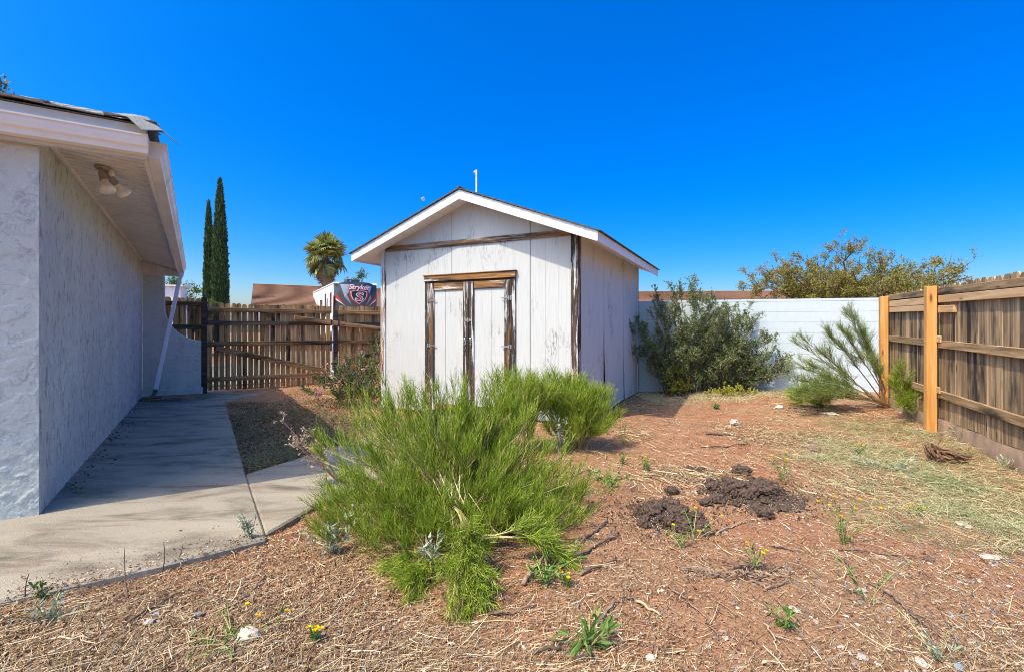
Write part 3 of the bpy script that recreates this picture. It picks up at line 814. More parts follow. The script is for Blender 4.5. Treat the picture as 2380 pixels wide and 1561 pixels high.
# ------------------------------------------------------------------ the shed
SROT = math.atan2(-0.438, 0.899)
SW, SD = 3.276, 3.778
shed = thing('garden_shed', 'white wooden gable shed with peeling brown trim and double doors', 'shed', (-2.09, 7.966, 0), SROT)
EV, SS = 2.51, 0.385                           # wall height at the eaves, roof slope
def gable(x): return EV + SS * min(x, SW - x)
def front_piece(name, x0, x1, z0, z1=None, y0=0.0, y1=0.016, mat='siding'):
    xs = [x0] + ([SW / 2] if x0 < SW / 2 < x1 and z1 is None else []) + [x1]
    topz = [(x, gable(x) if z1 is None else z1) for x in xs][::-1]
    b = B(); b.prism([(x0, z0), (x1, z0)] + topz, y0, y1, 'y')
    return b.obj(name, MT[mat], shed, bevel=0.002)
J1, J2, DL, DR, DT = 1.3236, 2.603, 0.90, 2.345, 1.985
front_piece('siding_panel', 0.004, DL, 0.02)
front_piece('siding_panel', DL + .0005, J1 - .003, DT)
front_piece('siding_panel', J1 + .003, DR, DT)
front_piece('siding_panel', DR + .0005, J2 - .004, 0.02)
front_piece('siding_panel', J2 + .004, SW - .002, 0.02, y0=0.003, y1=0.018)
# right side: three sheets whose lower corners have sprung apart
def side_sheet(y0, y1, dl, dr, out):
    b = B()
    n = 7; V = []
    for i in range(n):
        t = i / (n - 1); z = 0.03 + t * (EV - 0.03)
        e = (1 - t) ** 2
        for th in (0.0, 0.014):
            V.append((SW - .001 + th + out * e, y0 + dl * e, z)); V.append((SW - .001 + th + out * e * .4, y1 - dr * e, z))
    q = []
    for i in range(n - 1):
        a = i * 4
        q += [[a, a + 4, a + 5, a + 1], [a + 2, a + 3, a + 7, a + 6], [a, a + 2, a + 6, a + 4], [a + 1, a + 5, a + 7, a + 3]]
    q += [[0, 1, 3, 2], [(n - 1) * 4, (n - 1) * 4 + 2, (n - 1) * 4 + 3, (n - 1) * 4 + 1]]
    b.add(V, [np.array(q)]); b.obj('siding_panel', MT['siding_b'], shed)
side_sheet(0.02, 1.262, 0.0, 0.01, 0.0)
side_sheet(1.268, 2.532, 0.085, 0.0, 0.03)
side_sheet(2.540, SD, 0.075, 0.0, 0.025)
b = B(); b.box(0.03, SW - .03, 0.03, SD - .03, 0.0, EV - .02); b.obj('dark_core', MT['inner'], shed)  # added near-black box, painting the unlit interior behind the sprung sheets
b = B(); b.box(0.0, 0.014, 0.02, SD, 0.02, EV - .01); b.obj('siding_panel', MT['siding'], shed)
b = B(); b.prism([(0, 0.02), (SW, 0.02), (SW, EV), (SW / 2, gable(SW / 2) - .01), (0, EV)], SD, SD + .015, 'y'); b.obj('siding_panel', MT['siding'], shed)
b = B(); b.box(-.02, SW + .03, -.02, SD + .03, -.12, 0.022); b.obj('sill_plate', MT['rail_dark'], shed)
# corner boards
def board(name, x0, x1, y0, y1, z0, z1, mat, bev=0.004, parent=None):
    b = B(); b.box(x0, x1, y0, y1, z0, z1); return b.obj(name, MT[mat], parent or shed, bevel=bev)
board('corner_board', -0.018, 0.075, -0.020, -0.001, 0.0, EV + .02, 'peel_w')
board('corner_board', -0.019, -0.002, 0.0, 0.09, 0.0, EV - .02, 'peel_w')
board('corner_board', SW - 0.075, SW + .022, -0.022, -0.001, 0.02, EV + .01, 'peel_v')
board('corner_board', SW + .014, SW + .032, 0.0, 0.088, 0.02, EV - .02, 'peel_v')
board('corner_board', SW + .014, SW + .030, SD - .075, SD + .02, 0.02, EV - .02, 'peel_w')
board('gable_beam', 0.085, SW - 0.08, -0.024, -0.002, 2.500, 2.585, 'peel_hw')
# vertical plywood grooves, thin recessed slots read as lines
for x in (0.43, 0.62, 1.72, 2.05, 2.83, 3.02):
    if DL < x < DR: z0 = DT + .1
    else: z0 = .05
    board('groove_batten', x, x + .003, -0.0005, 0.002, z0, 2.49, 'siding_b', 0)
# doors
board('door_header', DL - .052, DR + .05, -0.05, -0.003, DT + .001, DT + .085, 'peel_h', 0.004)
board('header_cap', DL - .066, DR + .065, -0.062, -0.002, DT + .0855, DT + .100, 'peel_h', 0.003)
for xa, xb in ((DL - .045, DL + .033), (DR - .036, DR + .04)):
    board('door_jamb', xa, xb, -0.03, -0.002, 0.02, DT, 'peel_v')
b = B(); b.box(DL + .03, DR - .03, -0.0155, -0.004, 1.955, DT); b.obj('door_stop', MT['rail_dark'], shed)
mid = 1.63
def door(x0, x1, hinge_left, gap):
    d = thing('door', None, None); d.parent = shed; d.location = (0, 0, 0)
    st = 0.088
    zb, ztp = 0.05, DT - 0.03
    cuts = [x0, (x0 + x1) / 2 - (.06 if hinge_left else -.04), x1]
    for a, c in zip(cuts[:-1], cuts[1:]):
        b = B(); b.box(a + .002, c - .002, -0.012, 0.0, zb, ztp); b.obj('door_panel', MT['siding'], d, bevel=.002)
    def db(name, *a, mat='peel_v'):
        b = B(); b.box(*a); return b.obj(name, MT[mat], d, bevel=.004)
    db('stile', x0, x0 + st, -0.034, -0.0125, zb, ztp)
    db('stile', x1 - st, x1, -0.034, -0.0125, zb, ztp)
    db('top_rail', x0 + st + .001, x1 - st - .001, -0.033, -0.0125, ztp - .105, ztp, mat='peel_h')
    db('bottom_rail', x0 + st + .001, x1 - st - .001, -0.033, -0.0125, zb, zb + .1, mat='peel_h')
    hx = x0 if hinge_left else x1
    sg = 1 if hinge_left else -1
    for z in (0.28, 1.02, 1.70):
        b = B(); b.prism([(hx - .03 * sg, z - .03), (hx + .02 * sg, z - .03), (hx + .02 * sg, z - .012), (hx + .13 * sg, z - .006), (hx + .13 * sg, z + .006), (hx + .02 * sg, z + .012), (hx + .02 * sg, z + .03), (hx - .03 * sg, z + .03)][::sg], -0.039, -0.0345, 'y')
        h = b.obj('strap_hinge', MT['galv'], d)
        b = B(); b.tube([(hx, -0.042, z - .03), (hx, -0.042, z + .03)], 0.006, 8); b.obj('hinge_pin', MT['rust'], h)
    hxx = (x1 - .045) if hinge_left else (x0 + .045)
    b = B(); b.tube([(hxx, -0.034, 1.03), (hxx, -0.062, 1.045), (hxx, -0.066, 1.09), (hxx, -0.062, 1.135), (hxx, -0.034, 1.15)], 0.008, 8); b.obj('handle', MT['chrome'], d, True)
    return d
door(DL + .036, mid - .004, True, 0)
dr = door(mid + .004, DR - .04, False, 0)
b = B(); b.box(mid - .06, mid + .05, -0.044, -0.0345, 1.375, 1.41); b.box(mid - .012, mid + .012, -0.058, -0.0345, 1.36, 1.425)
hs_ = b.obj('hasp', MT['galv'], dr, bevel=.003)
# roof
OF, OS, OB = 0.30, 0.35, 0.25
TH = math.atan(SS)
xa, xb = -OS, SW + OS
for sgn in (-1, 1):
    # soffit boards along the front rake
    edge = xa if sgn < 0 else xb
    n = 9
    for k in range(n):
        u0, u1 = k / n, (k + 1) / n - 0.003
        x0 = SW / 2 + (edge - SW / 2) * u0; x1 = SW / 2 + (edge - SW / 2) * u1
        za, zb_ = EV + SS * (SW / 2 - abs(x0 - SW / 2)), EV + SS * (SW / 2 - abs(x1 - SW / 2))
        b = B(); pts = [(x0, -OF + .02, za), (x1, -OF + .02, zb_), (x1, SD + OB, zb_), (x0, SD + OB, za)]
        if sgn < 0: pts = pts[::-1]
        b.hexa(pts + [(p[0], p[1], p[2] + .014) for p in pts]); b.obj('soffit_board', MT['trim_white'], shed)
    ze = EV - SS * OS
    zr = EV + SS * SW / 2
    # barge board (front fascia)
    b = B(); b.prism([(SW / 2, zr - .045), (edge, ze - .03), (edge, ze + .105), (SW / 2, zr + .09)][::(-1 if sgn < 0 else -1) if sgn > 0 else 1], -OF, -OF + .02, 'y')
    b.obj('barge_board', MT['trim_white'], shed, bevel=.003)
    b = B(); b.box(min(edge, edge + sgn * .02), max(edge, edge + sgn * .02), -OF, SD + OB, ze - .03, ze + .095); b.obj('eave_fascia', MT['trim_white'], shed, bevel=.003)
    # roof deck and shingle courses
    L = math.hypot(SW / 2 + OS, (SW / 2 + OS) * SS)
    nc = 14
    for k in range(nc):
        u0 = 1 - k / nc + .012; u1 = 1 - (k + 1) / nc - .03
        def pt(u, y, dz):
            u = max(u, 0.0)
            x = SW / 2 + (edge + sgn * .035 - SW / 2) * u
            return (x, y, zr + .098 - SS * abs(x - SW / 2) + dz)
        lift = 0.012
        b = B(); pts = [pt(u0, -OF - .025, lift), pt(u0, SD + OB + .02, lift), pt(u1, SD + OB + .02, 0.0), pt(u1, -OF - .025, 0.0)]
        if sgn > 0: pts = pts[::-1] if False else [pts[0], pts[1], pts[2], pts[3]]
        b.hexa(pts + [(p[0], p[1], p[2] + .012) for p in pts]); b.obj('shingle_course', MT['shingle_dark'], shed)
b = B(); b.tube([(SW / 2, -OF - .03, zr + .125), (SW / 2, SD + OB + .03, zr + .125)], 0.02, 6); b.obj('ridge_cap', MT['shingle_dark'], shed)

# galvanised mast behind the shed ridge
mp_ = P(1107, 600, 12.4)
mast = thing('antenna_mast', 'thin galvanised pole rising into the sky behind the shed roof', 'pole', (mp_[0], mp_[1], 0))
b = B(); b.tube([(0, 0, -0.1), (0, 0, 5.28)], 0.028, 10); b.obj('pole', MT['galv'], mast, True)
b = B(); b.tube([(0, 0, 5.20), (-0.03, 0, 5.25), (-0.055, 0, 5.24), (-.06, 0, 5.18)], 0.018, 8); b.obj('bent_bracket', MT['galv'], mast, True)

# ------------------------------------------------------------------ the gate and the brown picket fence
GO = np.array([-6.18, 9.94, 0.0])
def picket_mesh(name, w, h, th, mat, rnd_top=True, seed=0):
    rs = np.random.RandomState(seed)
    e = w * 0.5; c = 0.022 if rnd_top else 0.03
    tp = [(e, h - c * 1.6), (e * .75, h - c * .5), (e * .3, h), (-e * .3, h), (-e * .75, h - c * .5), (-e, h - c * 1.6)]
    if not rnd_top: tp = [(e, h - .035), (e - .03, h), (-e + .03, h), (-e, h - .035)]
    b = B(); b.prism([(-e, 0), (e, 0)] + tp, 0, th, 'y')
    return b.mesh(name, MT[mat])
PK = [picket_mesh('picket', 0.0905, 1.77, 0.016, 'picket', True, k) for k in range(2)]
def lbox(name, mat, parent, x0, x1, y0, y1, z0, z1, bev=.004):
    b = B(); b.box(x0, x1, y0, y1, z0, z1); return b.obj(name, MT[mat], parent, bevel=bev)
def slant(name, mat, parent, xa, za, xb_, zb_, h, y0, y1):
    d = np.array([xb_ - xa, zb_ - za]); d /= np.linalg.norm(d); nn = np.array([-d[1], d[0]]) * h / 2
    p = [(xa - nn[0], za - nn[1]), (xb_ - nn[0], zb_ - nn[1]), (xb_ + nn[0], zb_ + nn[1]), (xa + nn[0], za + nn[1])]
    b = B(); b.prism(p, y0, y1, 'y'); return b.obj(name, MT[mat], parent, bevel=.004)
gate = thing('wooden_gate', 'wide brown wooden yard gate with rounded pickets and one diagonal brace', 'gate', GO, HROT)
rg = np.random.RandomState(3)
for k in range(23):
    ob('picket', PK[k % 2], gate, (0.095 + k * 0.1045, 0.052, 0.045 + rg.uniform(-.012, .012)), (0, rg.normal() * .004, 0))
lbox('rail', 'rail', gate, 0.05, 2.43, 0.008, 0.050, 1.635, 1.725)
lbox('rail', 'rail_dark', gate, 0.05, 1.56, 0.006, 0.050, 1.365, 1.455)
lbox('rail', 'rail_dark', gate, 1.561, 2.43, 0.008, 0.050, 1.370, 1.46)
lbox('rail', 'rail', gate, 0.06, 2.43, 0.008, 0.050, 0.945, 1.035)
lbox('rail', 'rail', gate, 0.02, 2.43, 0.008, 0.050, 0.225, 0.315)
lbox('stile', 'rail', gate, 0.05, 0.14, 0.009, 0.050, 1.456, 1.634)
lbox('stile', 'rail', gate, 1.13, 1.22, 0.009, 0.050, 1.456, 1.634)
lbox('stile', 'picket', gate, 2.345, 2.43, 0.007, 0.050, 1.461, 1.634)
lbox('stile', 'picket', gate, 2.345, 2.43, 0.007, 0.050, 1.036, 1.369)
lbox('stile', 'picket', gate, 2.345, 2.43, 0.007, 0.050, 0.316, 0.944)
slant('brace', 'rail', gate, 0.20, 0.90, 2.36, 0.34, 0.105, -0.032, 0.006)
lbox('hinge_strap', 'dark_metal', gate, 0.0, 0.30, 0.001, 0.007, 0.93, 0.955, .001)
lbox('hinge_strap', 'dark_metal', gate, 0.0, 0.30, 0.0, 0.005, 1.385, 1.41, .001)
o = lbox('latch', 'dark_metal', gate, 2.33, 2.60, -0.02, 0.004, 0.965, 1.015, .002)
b = B(); b.tube([(2.475, -0.03, 0.02), (2.475, -0.03, 1.36)], 0.017, 10); b.obj('drop_rod', MT['galv'], gate, True)
b = B(); b.tube([(2.475, -0.03, 0.04), (2.475, -0.03, 0.36)], 0.024, 10); b.obj('drop_rod_sleeve', MT['trim_white'], gate, True)
for z in (0.5, 1.0): lbox('rod_keeper', 'dark_metal', gate, 2.44, 2.51, -0.055, 0.006, z, z + .03, .002)

post = thing('gate_post', 'dark brown wooden hinge post between wing wall and gate', 'post', hpt(1.02, 7.19), HROT)
lbox('post_body', 'rail_dark', post, -0.065, 0.035, 0.0, 0.09, -0.1, 1.90, .006)
lbox('post_cap', 'rail_dark', post, -0.07, 0.04, -0.005, 0.095, 1.901, 1.915, .003)

fl_ = thing('wooden_fence', 'short dark picket fence piece behind the swooping wing wall', 'fence', hpt(0.0, 7.45), HROT)
PKL = picket_mesh('picket', 0.118, 1.86, 0.016, 'picket', True, 9)
for k in range(9): ob('picket', PKL, fl_, (0.02 + k * 0.126, 0.05, 0.06 + rg.uniform(-.012, .012)), (0, rg.normal() * .006, 0))
for z in (1.80, 1.33, 0.7, .25): lbox('rail', 'rail_dark', fl_, -0.06, 1.10, 0.008, 0.049, z - .045, z + .045)

fr = thing('wooden_fence', 'brown picket fence from the gate latch to behind the shed', 'fence', GO, HROT)
for k in range(24):
    ob('picket', PK[k % 2], fr, (2.665 + k * 0.0985, 0.062, 0.06 + rg.uniform(-.012, .012)), (0, rg.normal() * .004, 0))
lbox('post', 'rail_dark', fr, 2.50, 2.60, 0.012, 0.10, -0.1, 1.72, .006)
for z, m in ((1.68, 'rail'), (1.41, 'rail_dark'), (0.99, 'rail'), (0.27, 'rail')):
    lbox('rail', m, fr, 2.601, 5.0, 0.018, 0.060, z - .045, z + .045)
lbox('stile', 'rail', fr, 2.602, 2.69, 0.017, 0.060, 1.456, 1.634)
slant('brace', 'rail', fr, 2.64, 0.34, 3.75, 0.90, 0.09, -0.018, 0.016)
lbox('post', 'rail_dark', fr, 4.6, 4.7, -.09, 0.0, -0.1, 1.72, .006)

bar = thing('gate_bar', 'long slanted brown two-by-four bar held across the gate latch', 'gate bar', GO + np.array([0, 0, 1.4]), HROT)
slant('bar', 'rail', bar, 1.66, 0.135, 3.75, -0.125, 0.10, -0.085, -0.04)
for x, z in ((2.42, .04), (2.58, .02)): lbox('bracket', 'dark_metal', bar, x, x + .03, -0.092, 0.0, z - .075, z + .065, .002)

# ------------------------------------------------------------------ white block wall at the back
WD = np.array([4.28, -0.96]); WD = WD / np.linalg.norm(WD)
WROT = math.atan2(WD[1], WD[0])
W0 = np.array([2.62, 10.2]) - WD * 3.2
bw = thing('block_wall', 'white painted concrete block wall along the back of the yard', 'wall', (W0[0], W0[1], 0), WROT)
BLK = []
for k in range(3):
    b = B(); b.box(0, 0.4062, 0, 0.15, 0, 0.1985); BLK.append(b.mesh('block', MT['block']))
BH = B(); BH.box(0, 0.201, 0, 0.15, 0, 0.1965); BH = BH.mesh('block', MT['block'])
b = B(); b.box(0.0, 9.55, 0.008, 0.142, -0.3, 1.80); b.obj('mortar_core', MT['block'], bw)
rb = np.random.RandomState(8)
for r in range(9):
    off = 0.203 if r % 2 else 0.0
    z = 1.817 - 0.2025 * (r + 1) + .003
    for k in range(23):
        x = off + k * 0.4065
        ob('block', BLK[0], bw, (x, rb.uniform(-.0008, .0008), z))
for k in range(24):
    b = None
CAPM = B(); CAPM.box(0, 0.4045, -0.004, 0.154, 0, 0.045); CAPM = CAPM.mesh('cap_block', MT['block'])
for k in range(23): ob('cap_block', CAPM, bw, (0.1 + k * 0.4065, rb.uniform(-.002, .002), 1.818))

# ------------------------------------------------------------------ grey fence on the right
FROT = math.atan2(-0.375, 0.927)
FO = np.array([5.15, 6.07, float(zbase(5.15, 6.07))])
fence = thing('wooden_fence', 'tall weathered grey picket fence along the right side on an earthy footing', 'fence', FO, FROT)
def fz(y): return 0.0258 * y
PG = [picket_mesh('picket', 0.140, 1.61, 0.016, 'picket_grey', False, k) for k in range(2)]
rf = np.random.RandomState(4)
for k in range(37):
    y = 1.95 - k * 0.1425
    o = ob('picket', PG[k % 2], fence, (0.10 + rf.uniform(-.003, .004), y, 0.165 + 0.01 * y + rf.uniform(-.012, .012)), (0, rf.normal() * .002, math.pi / 2 + rf.normal() * .012))
def frail(name, mat, x0, x1, y0, y1, zc, h):
    za, zb_ = zc + fz(y0), zc + fz(y1)
    b = B(); b.hexa([(x0, y0, za - h), (x1, y0, za - h), (x1, y1, zb_ - h), (x0, y1, zb_ - h), (x0, y0, za + h), (x1, y0, za + h), (x1, y1, zb_ + h), (x0, y1, zb_ + h)])
    return b.obj(name, MT[mat], fence, bevel=.004)
for zc in (1.074, 0.467):
    frail('rail', 'rail_grey', 0.046, 0.082, -3.3, -0.06, zc, 0.046)
    frail('rail', 'rail_grey', 0.046, 0.082, -0.058, 1.95, zc, 0.046)
frail('rail', 'rail_grey', 0.044, 0.082, -3.3, 1.9, 1.705, 0.04)
frail('new_rail', 'new_h', 0.046, 0.083, -3.3, -0.05, 1.615, 0.044)
frail('new_rail', 'new_h', 0.047, 0.083, 0.055, 1.74, 1.605, 0.046)
frail('new_rail', 'new_h', 0.049, 0.083, 0.055, 1.74, 1.515, 0.040)
frail('repair_block', 'new_h', 0.043, 0.083, -0.46, -0.052, 1.492, 0.042)
frail('repair_block', 'new_h', 0.030, 0.0455, -0.16, 0.10, 1.135, 0.038)
frail('repair_block', 'new_h', 0.030, 0.0455, -0.13, 0.14, 0.52, 0.038)
b = B()
n = 60; V = []
for i in range(n):
    y = -3.4 + i * (5.4) / (n - 1); t = 0.165 + 0.012 * y + 0.012 * float(vn(y * 4, 1.0, 77)); f = 0.0 + 0.02 * float(vn(y * 3, 5.0, 78))
    V += [(0.055 + f, y, -0.35), (0.055 + f * .5, y, t), (0.20, y, t), (0.20, y, -0.35)]
q = [[i * 4 + j, i * 4 + j + 1, i * 4 + j + 5, i * 4 + j + 4] for i in range(n - 1) for j in range(3)]
b.add(V, [np.array(q)]); b.obj('footing', MT['footing'], fence, True)
def npost(y, top, label, wdt=.052):
    c, s = math.cos(FROT), math.sin(FROT)
    t = thing('fence_post', label, 'post', (FO[0] - y * s, FO[1] + y * c, FO[2] + 0.0), FROT, 'new timber posts on the grey fence')
    b = B(); b.box(-wdt - .012, wdt - .012, -wdt, wdt, -0.3, top); b.obj('post_body', MT['new_v'], t, bevel=.006)
    for z in (0.5, 1.1, 1.55):
        b = B(); b.lathe([(0.009, 0), (0.009, .004), (.004, .006)], 10, Matrix.Translation((-wdt - .013, 0.0, z)) @ Matrix.Rotation(-math.pi / 2, 4, 'Y')); b.obj('bolt', MT['galv'], t)
npost(0.0, 1.775, 'nearer orange new-timber post bolted to the grey fence')
npost(1.79, 1.765, 'farther orange new-timber post at the white wall corner')

# ------------------------------------------------------------------ neighbours beyond the fences
def gable_house(name, label, org, rot, ln, hw_, zr, sl, wallmat, mat, ncourse, over=0.5):
    h = thing(name, label, 'house', (org[0], org[1], 0), rot)
    ze = zr - sl * hw_
    w_ = hw_ - 0.6
    b = B(); b.prism([(-w_, -0.1), (w_, -0.1), (w_, zr - sl * w_ - .1), (0, zr - .12), (-w_, zr - sl * w_ - .1)], over, ln - over, 'x'); b.obj('wall', MT[wallmat], h)
    rf_ = None
    for sg in (-1, 1):
        b = B(); b.hexa([(0, 0, zr - .06), (ln, 0, zr - .06), (ln, sg * hw_, ze - .06), (0, sg * hw_, ze - .06), (0, 0, zr), (ln, 0, zr), (ln, sg * hw_, ze), (0, sg * hw_, ze)])
        rr = b.obj('roof', MT[mat], h)
        for k in range(ncourse):
            u0, u1 = k / ncourse, (k + 1) / ncourse + .004
            b = B(); y0, y1 = sg * hw_ * u0, sg * hw_ * u1
            z0, z1 = zr - sl * hw_ * u0 + .004, zr - sl * hw_ * u1 + .06
            b.hexa([(0, y0, z0), (ln, y0, z0), (ln, y1, z1), (0, y1, z1), (0, y0, z0 + .02), (ln, y0, z0 + .02), (ln, y1, z1 + .02), (0, y1, z1 + .02)])
            b.obj('shingle_course', MT[mat], rr)
    for x in (-.03, ln):
        for sg in (-1, 1):
            b = B(); b.prism([(0, zr - .2), (sg * hw_, ze - .2), (sg * hw_, ze + .03), (0, zr + .03)][::-sg], x, x + .03, 'x'); b.obj('barge_board', MT['rail_dark'], h)
    for k in range(6):
        b = B(); y = -hw_ + (k + .5) * hw_ / 6; z = zr - sl * abs(y) - .14; b.box(.0, over, y - .03, y + .03, z - .05, z + .04); b.obj('lookout', MT['rail'], h)
    return h
MT['pink_stucco'] = m_plain('tan_stucco', (0.42, 0.31, 0.27), 0.9, 0, 0.1, 4)
gable_house('neighbour_house', 'neighbouring house with brown shingle gable roof above the gate', (-18.8, 36.0), math.radians(26), 16.0, 4.6, 4.73, 0.39, 'pink_stucco', 'shingle_brown', 20)
gable_house('neighbour_house', 'neighbouring house roof in reddish-brown shingle behind the block wall', (4.5, 36.5), math.radians(-4), 15.5, 4.8, 4.18, 0.34, 'pink_stucco', 'shingle_brown', 18)
wb = thing('white_outbuilding', 'small white outbuilding glimpsed left of the tall cypresses', 'outbuilding', P(372, 772, 24.0) * [1, 1, 0], 0.4)
b = B(); b.box(-.9, .85, 0, 1.5, -0.1, 3.45); b.obj('wall', MT['trim_white'], wb, bevel=.01)
b = B(); b.hexa([(-1.0, -.1, 3.46), (.95, -.1, 3.46), (.95, 1.6, 3.46), (-1.0, 1.6, 3.46), (-1.0, -.1, 3.52), (.95, -.1, 3.52), (.95, 1.6, 3.66), (-1.0, 1.6, 3.66)]); b.obj('roof', MT['trim_white'], wb)

# ------------------------------------------------------------------ the travel trailer over the gate
RVROT = math.atan2(0.494, 0.869)
rv = thing('travel_trailer', 'white and charcoal fifth-wheel trailer with a red shield on its front cap', 'trailer', (-10.03, 28.0, 0), RVROT)
m, nt, bs = nodes('trailer_cap_gelcoat')
tc = nd(nt, 'ShaderNodeTexCoord').outputs['Object']
nt.links.new(ramp(nt, noi(nt, tc, 0.9, 2), [(0.35, (0.035, 0.037, 0.042)), (0.65, (0.085, 0.09, 0.10))]), bs.inputs['Base Color'])
bs.inputs['Roughness'].default_value = 0.28
MT['rv_cap'] = m
MT['rv_white'] = m_plain('trailer_white', (0.74, 0.75, 0.78), 0.35, 0, 0.03, 2)
MT['rv_red'] = m_plain('trailer_red', (0.60, 0.02, 0.03), 0.35, 0, 0.05, 2)
MT['rv_black'] = m_plain('trailer_black', (0.02, 0.02, 0.025), 0.35, 0, 0.2, 4)
MT['rv_grey'] = m_plain('trailer_grey', (0.28, 0.29, 0.32), 0.35, 0, 0.1, 4)
MT['rv_sheen'] = m_plain('trailer_painted_sheen', (0.40, 0.42, 0.46), 0.3, 0.3, 0.1, 2)
MT['window'] = m_plain('dark_window', (0.03, 0.035, 0.045), 0.1, 0, 0.1, 2)
RW, RL, RZ0, RZ1 = 2.45, 8.6, 1.6, 4.12
def cap_y(x, z):                               # bulging front cap
    u = (x - RW / 2) / (RW / 2); v = (z - RZ0) / (RZ1 - RZ0)
    return 0.02 + 0.34 * abs(u) ** 2.6 + 0.55 * max(0, 0.62 - v) ** 2 + 0.5 * max(0, v - 0.72) ** 1.7 - 0.05 * (1 - u * u)
nu, nv = 30, 26
V = []
for j in range(nv):
    for i in range(nu):
        x = RW * i / (nu - 1); z = RZ0 + (RZ1 - RZ0) * j / (nv - 1)
        V.append((x, cap_y(x, z), z - 0.16 * (abs(x / RW * 2 - 1) ** 3) * (z - RZ0) / (RZ1 - RZ0)))
i_ = (np.arange(nv - 1)[:, None] * nu + np.arange(nu - 1)[None]).ravel()
cap = ob('front_cap', mesh_np('front_cap', V, [np.stack([i_, i_ + 1, i_ + 1 + nu, i_ + nu], 1)], MT['rv_cap'], True), rv)
b = B(); b.prism([(0.43, 1.3), (RL, 0.8), (RL, RZ1 - .1), (0.45, RZ1 - .1)], 0.01, RW - .01, 'x'); body = b.obj('body', MT['rv_white'], rv, bevel=.04)
b = B(); b.prism([(0.20, RZ1 - .13), (RL + .02, RZ1 - .13), (RL + .02, RZ1 - .03), (0.30, RZ1 - .03)], -.02, RW + .02, 'x'); b.obj('roof_edge', MT['rv_white'], rv, bevel=.03)
b = B(); b.prism([(1.0, RZ1 - .03), (1.9, RZ1 - .03), (1.8, RZ1 + .25), (1.15, RZ1 + .25)], 0.85, 1.6, 'x'); ac = b.obj('roof_air_conditioner', MT['rv_black'], rv, bevel=.05)
b = B(); b.box(1.02, 1.1, 0.98, 1.02, RZ1 + .05, RZ1 + .16); b.obj('vent', MT['rv_grey'], ac)
def side_panel(name, mat, y0, y1, z0, z1, sh=0.0):
    b = B(); b.hexa([(-.012, y0, z0), (.008, y0, z0), (.008, y1, z0), (-.012, y1, z0), (-.012, y0 + sh, z1), (.008, y0 + sh, z1), (.008, y1 + sh, z1), (-.012, y1 + sh, z1)])
    return b.obj(name, MT[mat], rv)
side_panel('window', 'window', 1.1, 1.6, 2.35, 3.55)
wf = side_panel('slide_out', 'rv_white', 3.4, 7.4, 1.6, 3.65)
side_panel('window', 'window', 4.3, 5.2, 2.5, 3.3).location = (-.012, 0, 0)
side_panel('window', 'window', 3.0, 3.4, 2.2, 3.6)
for y0, mt, sh in ((1.9, 'rv_grey', .5), (2.4, 'rv_black', .6), (5.6, 'rv_grey', .8), (6.3, 'rv_black', .9), (7.6, 'rv_black', .5), (0.5, 'rv_red', -.3)):
    side_panel('swoosh_decal', mt, y0, y0 + .14, 1.6, 3.3, sh).location = (-.016, 0, 0)
def on_cap(me, dy):
    co = np.zeros(len(me.vertices) * 3, np.float32); me.vertices.foreach_get('co', co); co = co.reshape(-1, 3)
    for p in co: p[1] = cap_y(p[0], p[2]) - dy + p[1]
    me.vertices.foreach_set('co', co.ravel()); me.update()
def decal(name, mat, poly, dy, parent):
    # densified flat outline pressed onto the cap
    import bmesh as _bm
    bm = _bm.new(); vs = [bm.verts.new((x, 0, z)) for x, z in poly]; bm.faces.new(vs)
    _bm.ops.triangulate(bm, faces=bm.faces[:])
    _bm.ops.subdivide_edges(bm, edges=bm.edges[:], cuts=3, use_grid_fill=True)
    me = bpy.data.meshes.new(name); bm.to_mesh(me); bm.free(); me.materials.append(MT[mat])
    on_cap(me, dy); return ob(name, me, parent)
cx0, cz0 = 1.33, 3.30
def sh_poly(k): # shield outline
    pts = [(-.62, .42), (-.30, .50), (0, .46), (.30, .50), (.62, .42), (.60, .05), (.46, -.30), (.0, -.72), (-.46, -.30), (-.60, .05)]
    return [(cx0 + x * k * 0.92, cz0 + z * k * .76) for x, z in pts]
decal('shield_red', 'rv_red', sh_poly(1.0), .012, cap)
decal('shield_white', 'rv_white', sh_poly(.84), .020, cap)
decal('shield_black', 'rv_black', sh_poly(.76), .028, cap)
for sg in (-1, 1):
    decal('stripe_red', 'rv_red', [(cx0 + sg * x - .1, z) for x, z in ((1.14, 3.42), (1.14, 3.20), (.70, 2.80))][::sg], .012, cap)
    decal('stripe_white', 'rv_white', [(cx0 + sg * x - .1, z) for x, z in ((1.14, 3.17), (1.14, 3.06), (.62, 2.70))][::sg], .012, cap)
    decal('streak', 'rv_grey', [(cx0 + sg * x, z) for x, z in ((.68, 3.40), (.76, 3.20), (.40, 2.76))][::sg], .012, cap)
def letters(txt, size, x, z, mat, dy, shear, sx=1.0, ex=0.0):
    c = bpy.data.curves.new('lettering', 'FONT'); c.body = txt; c.size = size; c.align_x = 'CENTER'; c.shear = shear; c.offset = ex; c.resolution_u = 3
    t = bpy.data.objects.new('lettering', c); COL.objects.link(t)
    dg = bpy.context.evaluated_depsgraph_get(); me = bpy.data.meshes.new_from_object(t.evaluated_get(dg))
    bpy.data.objects.remove(t); bpy.data.curves.remove(c)
    co = np.zeros(len(me.vertices) * 3, np.float32); me.vertices.foreach_get('co', co); co = co.reshape(-1, 3)
    n = np.stack([co[:, 0] * sx + x, co[:, 2], co[:, 1] + z], 1).astype(np.float32)
    me.vertices.foreach_set('co', n.ravel()); me.materials.clear(); me.materials.append(MT[mat]); on_cap(me, dy)
    return ob('lettering', me, cap)
decal('painted_sheen', 'rv_sheen', [(.32, 3.95), (1.1, 3.98), (.75, 3.50), (.55, 3.20)], .010, cap)  # lighter silver decals paint a sheen onto the dark cap
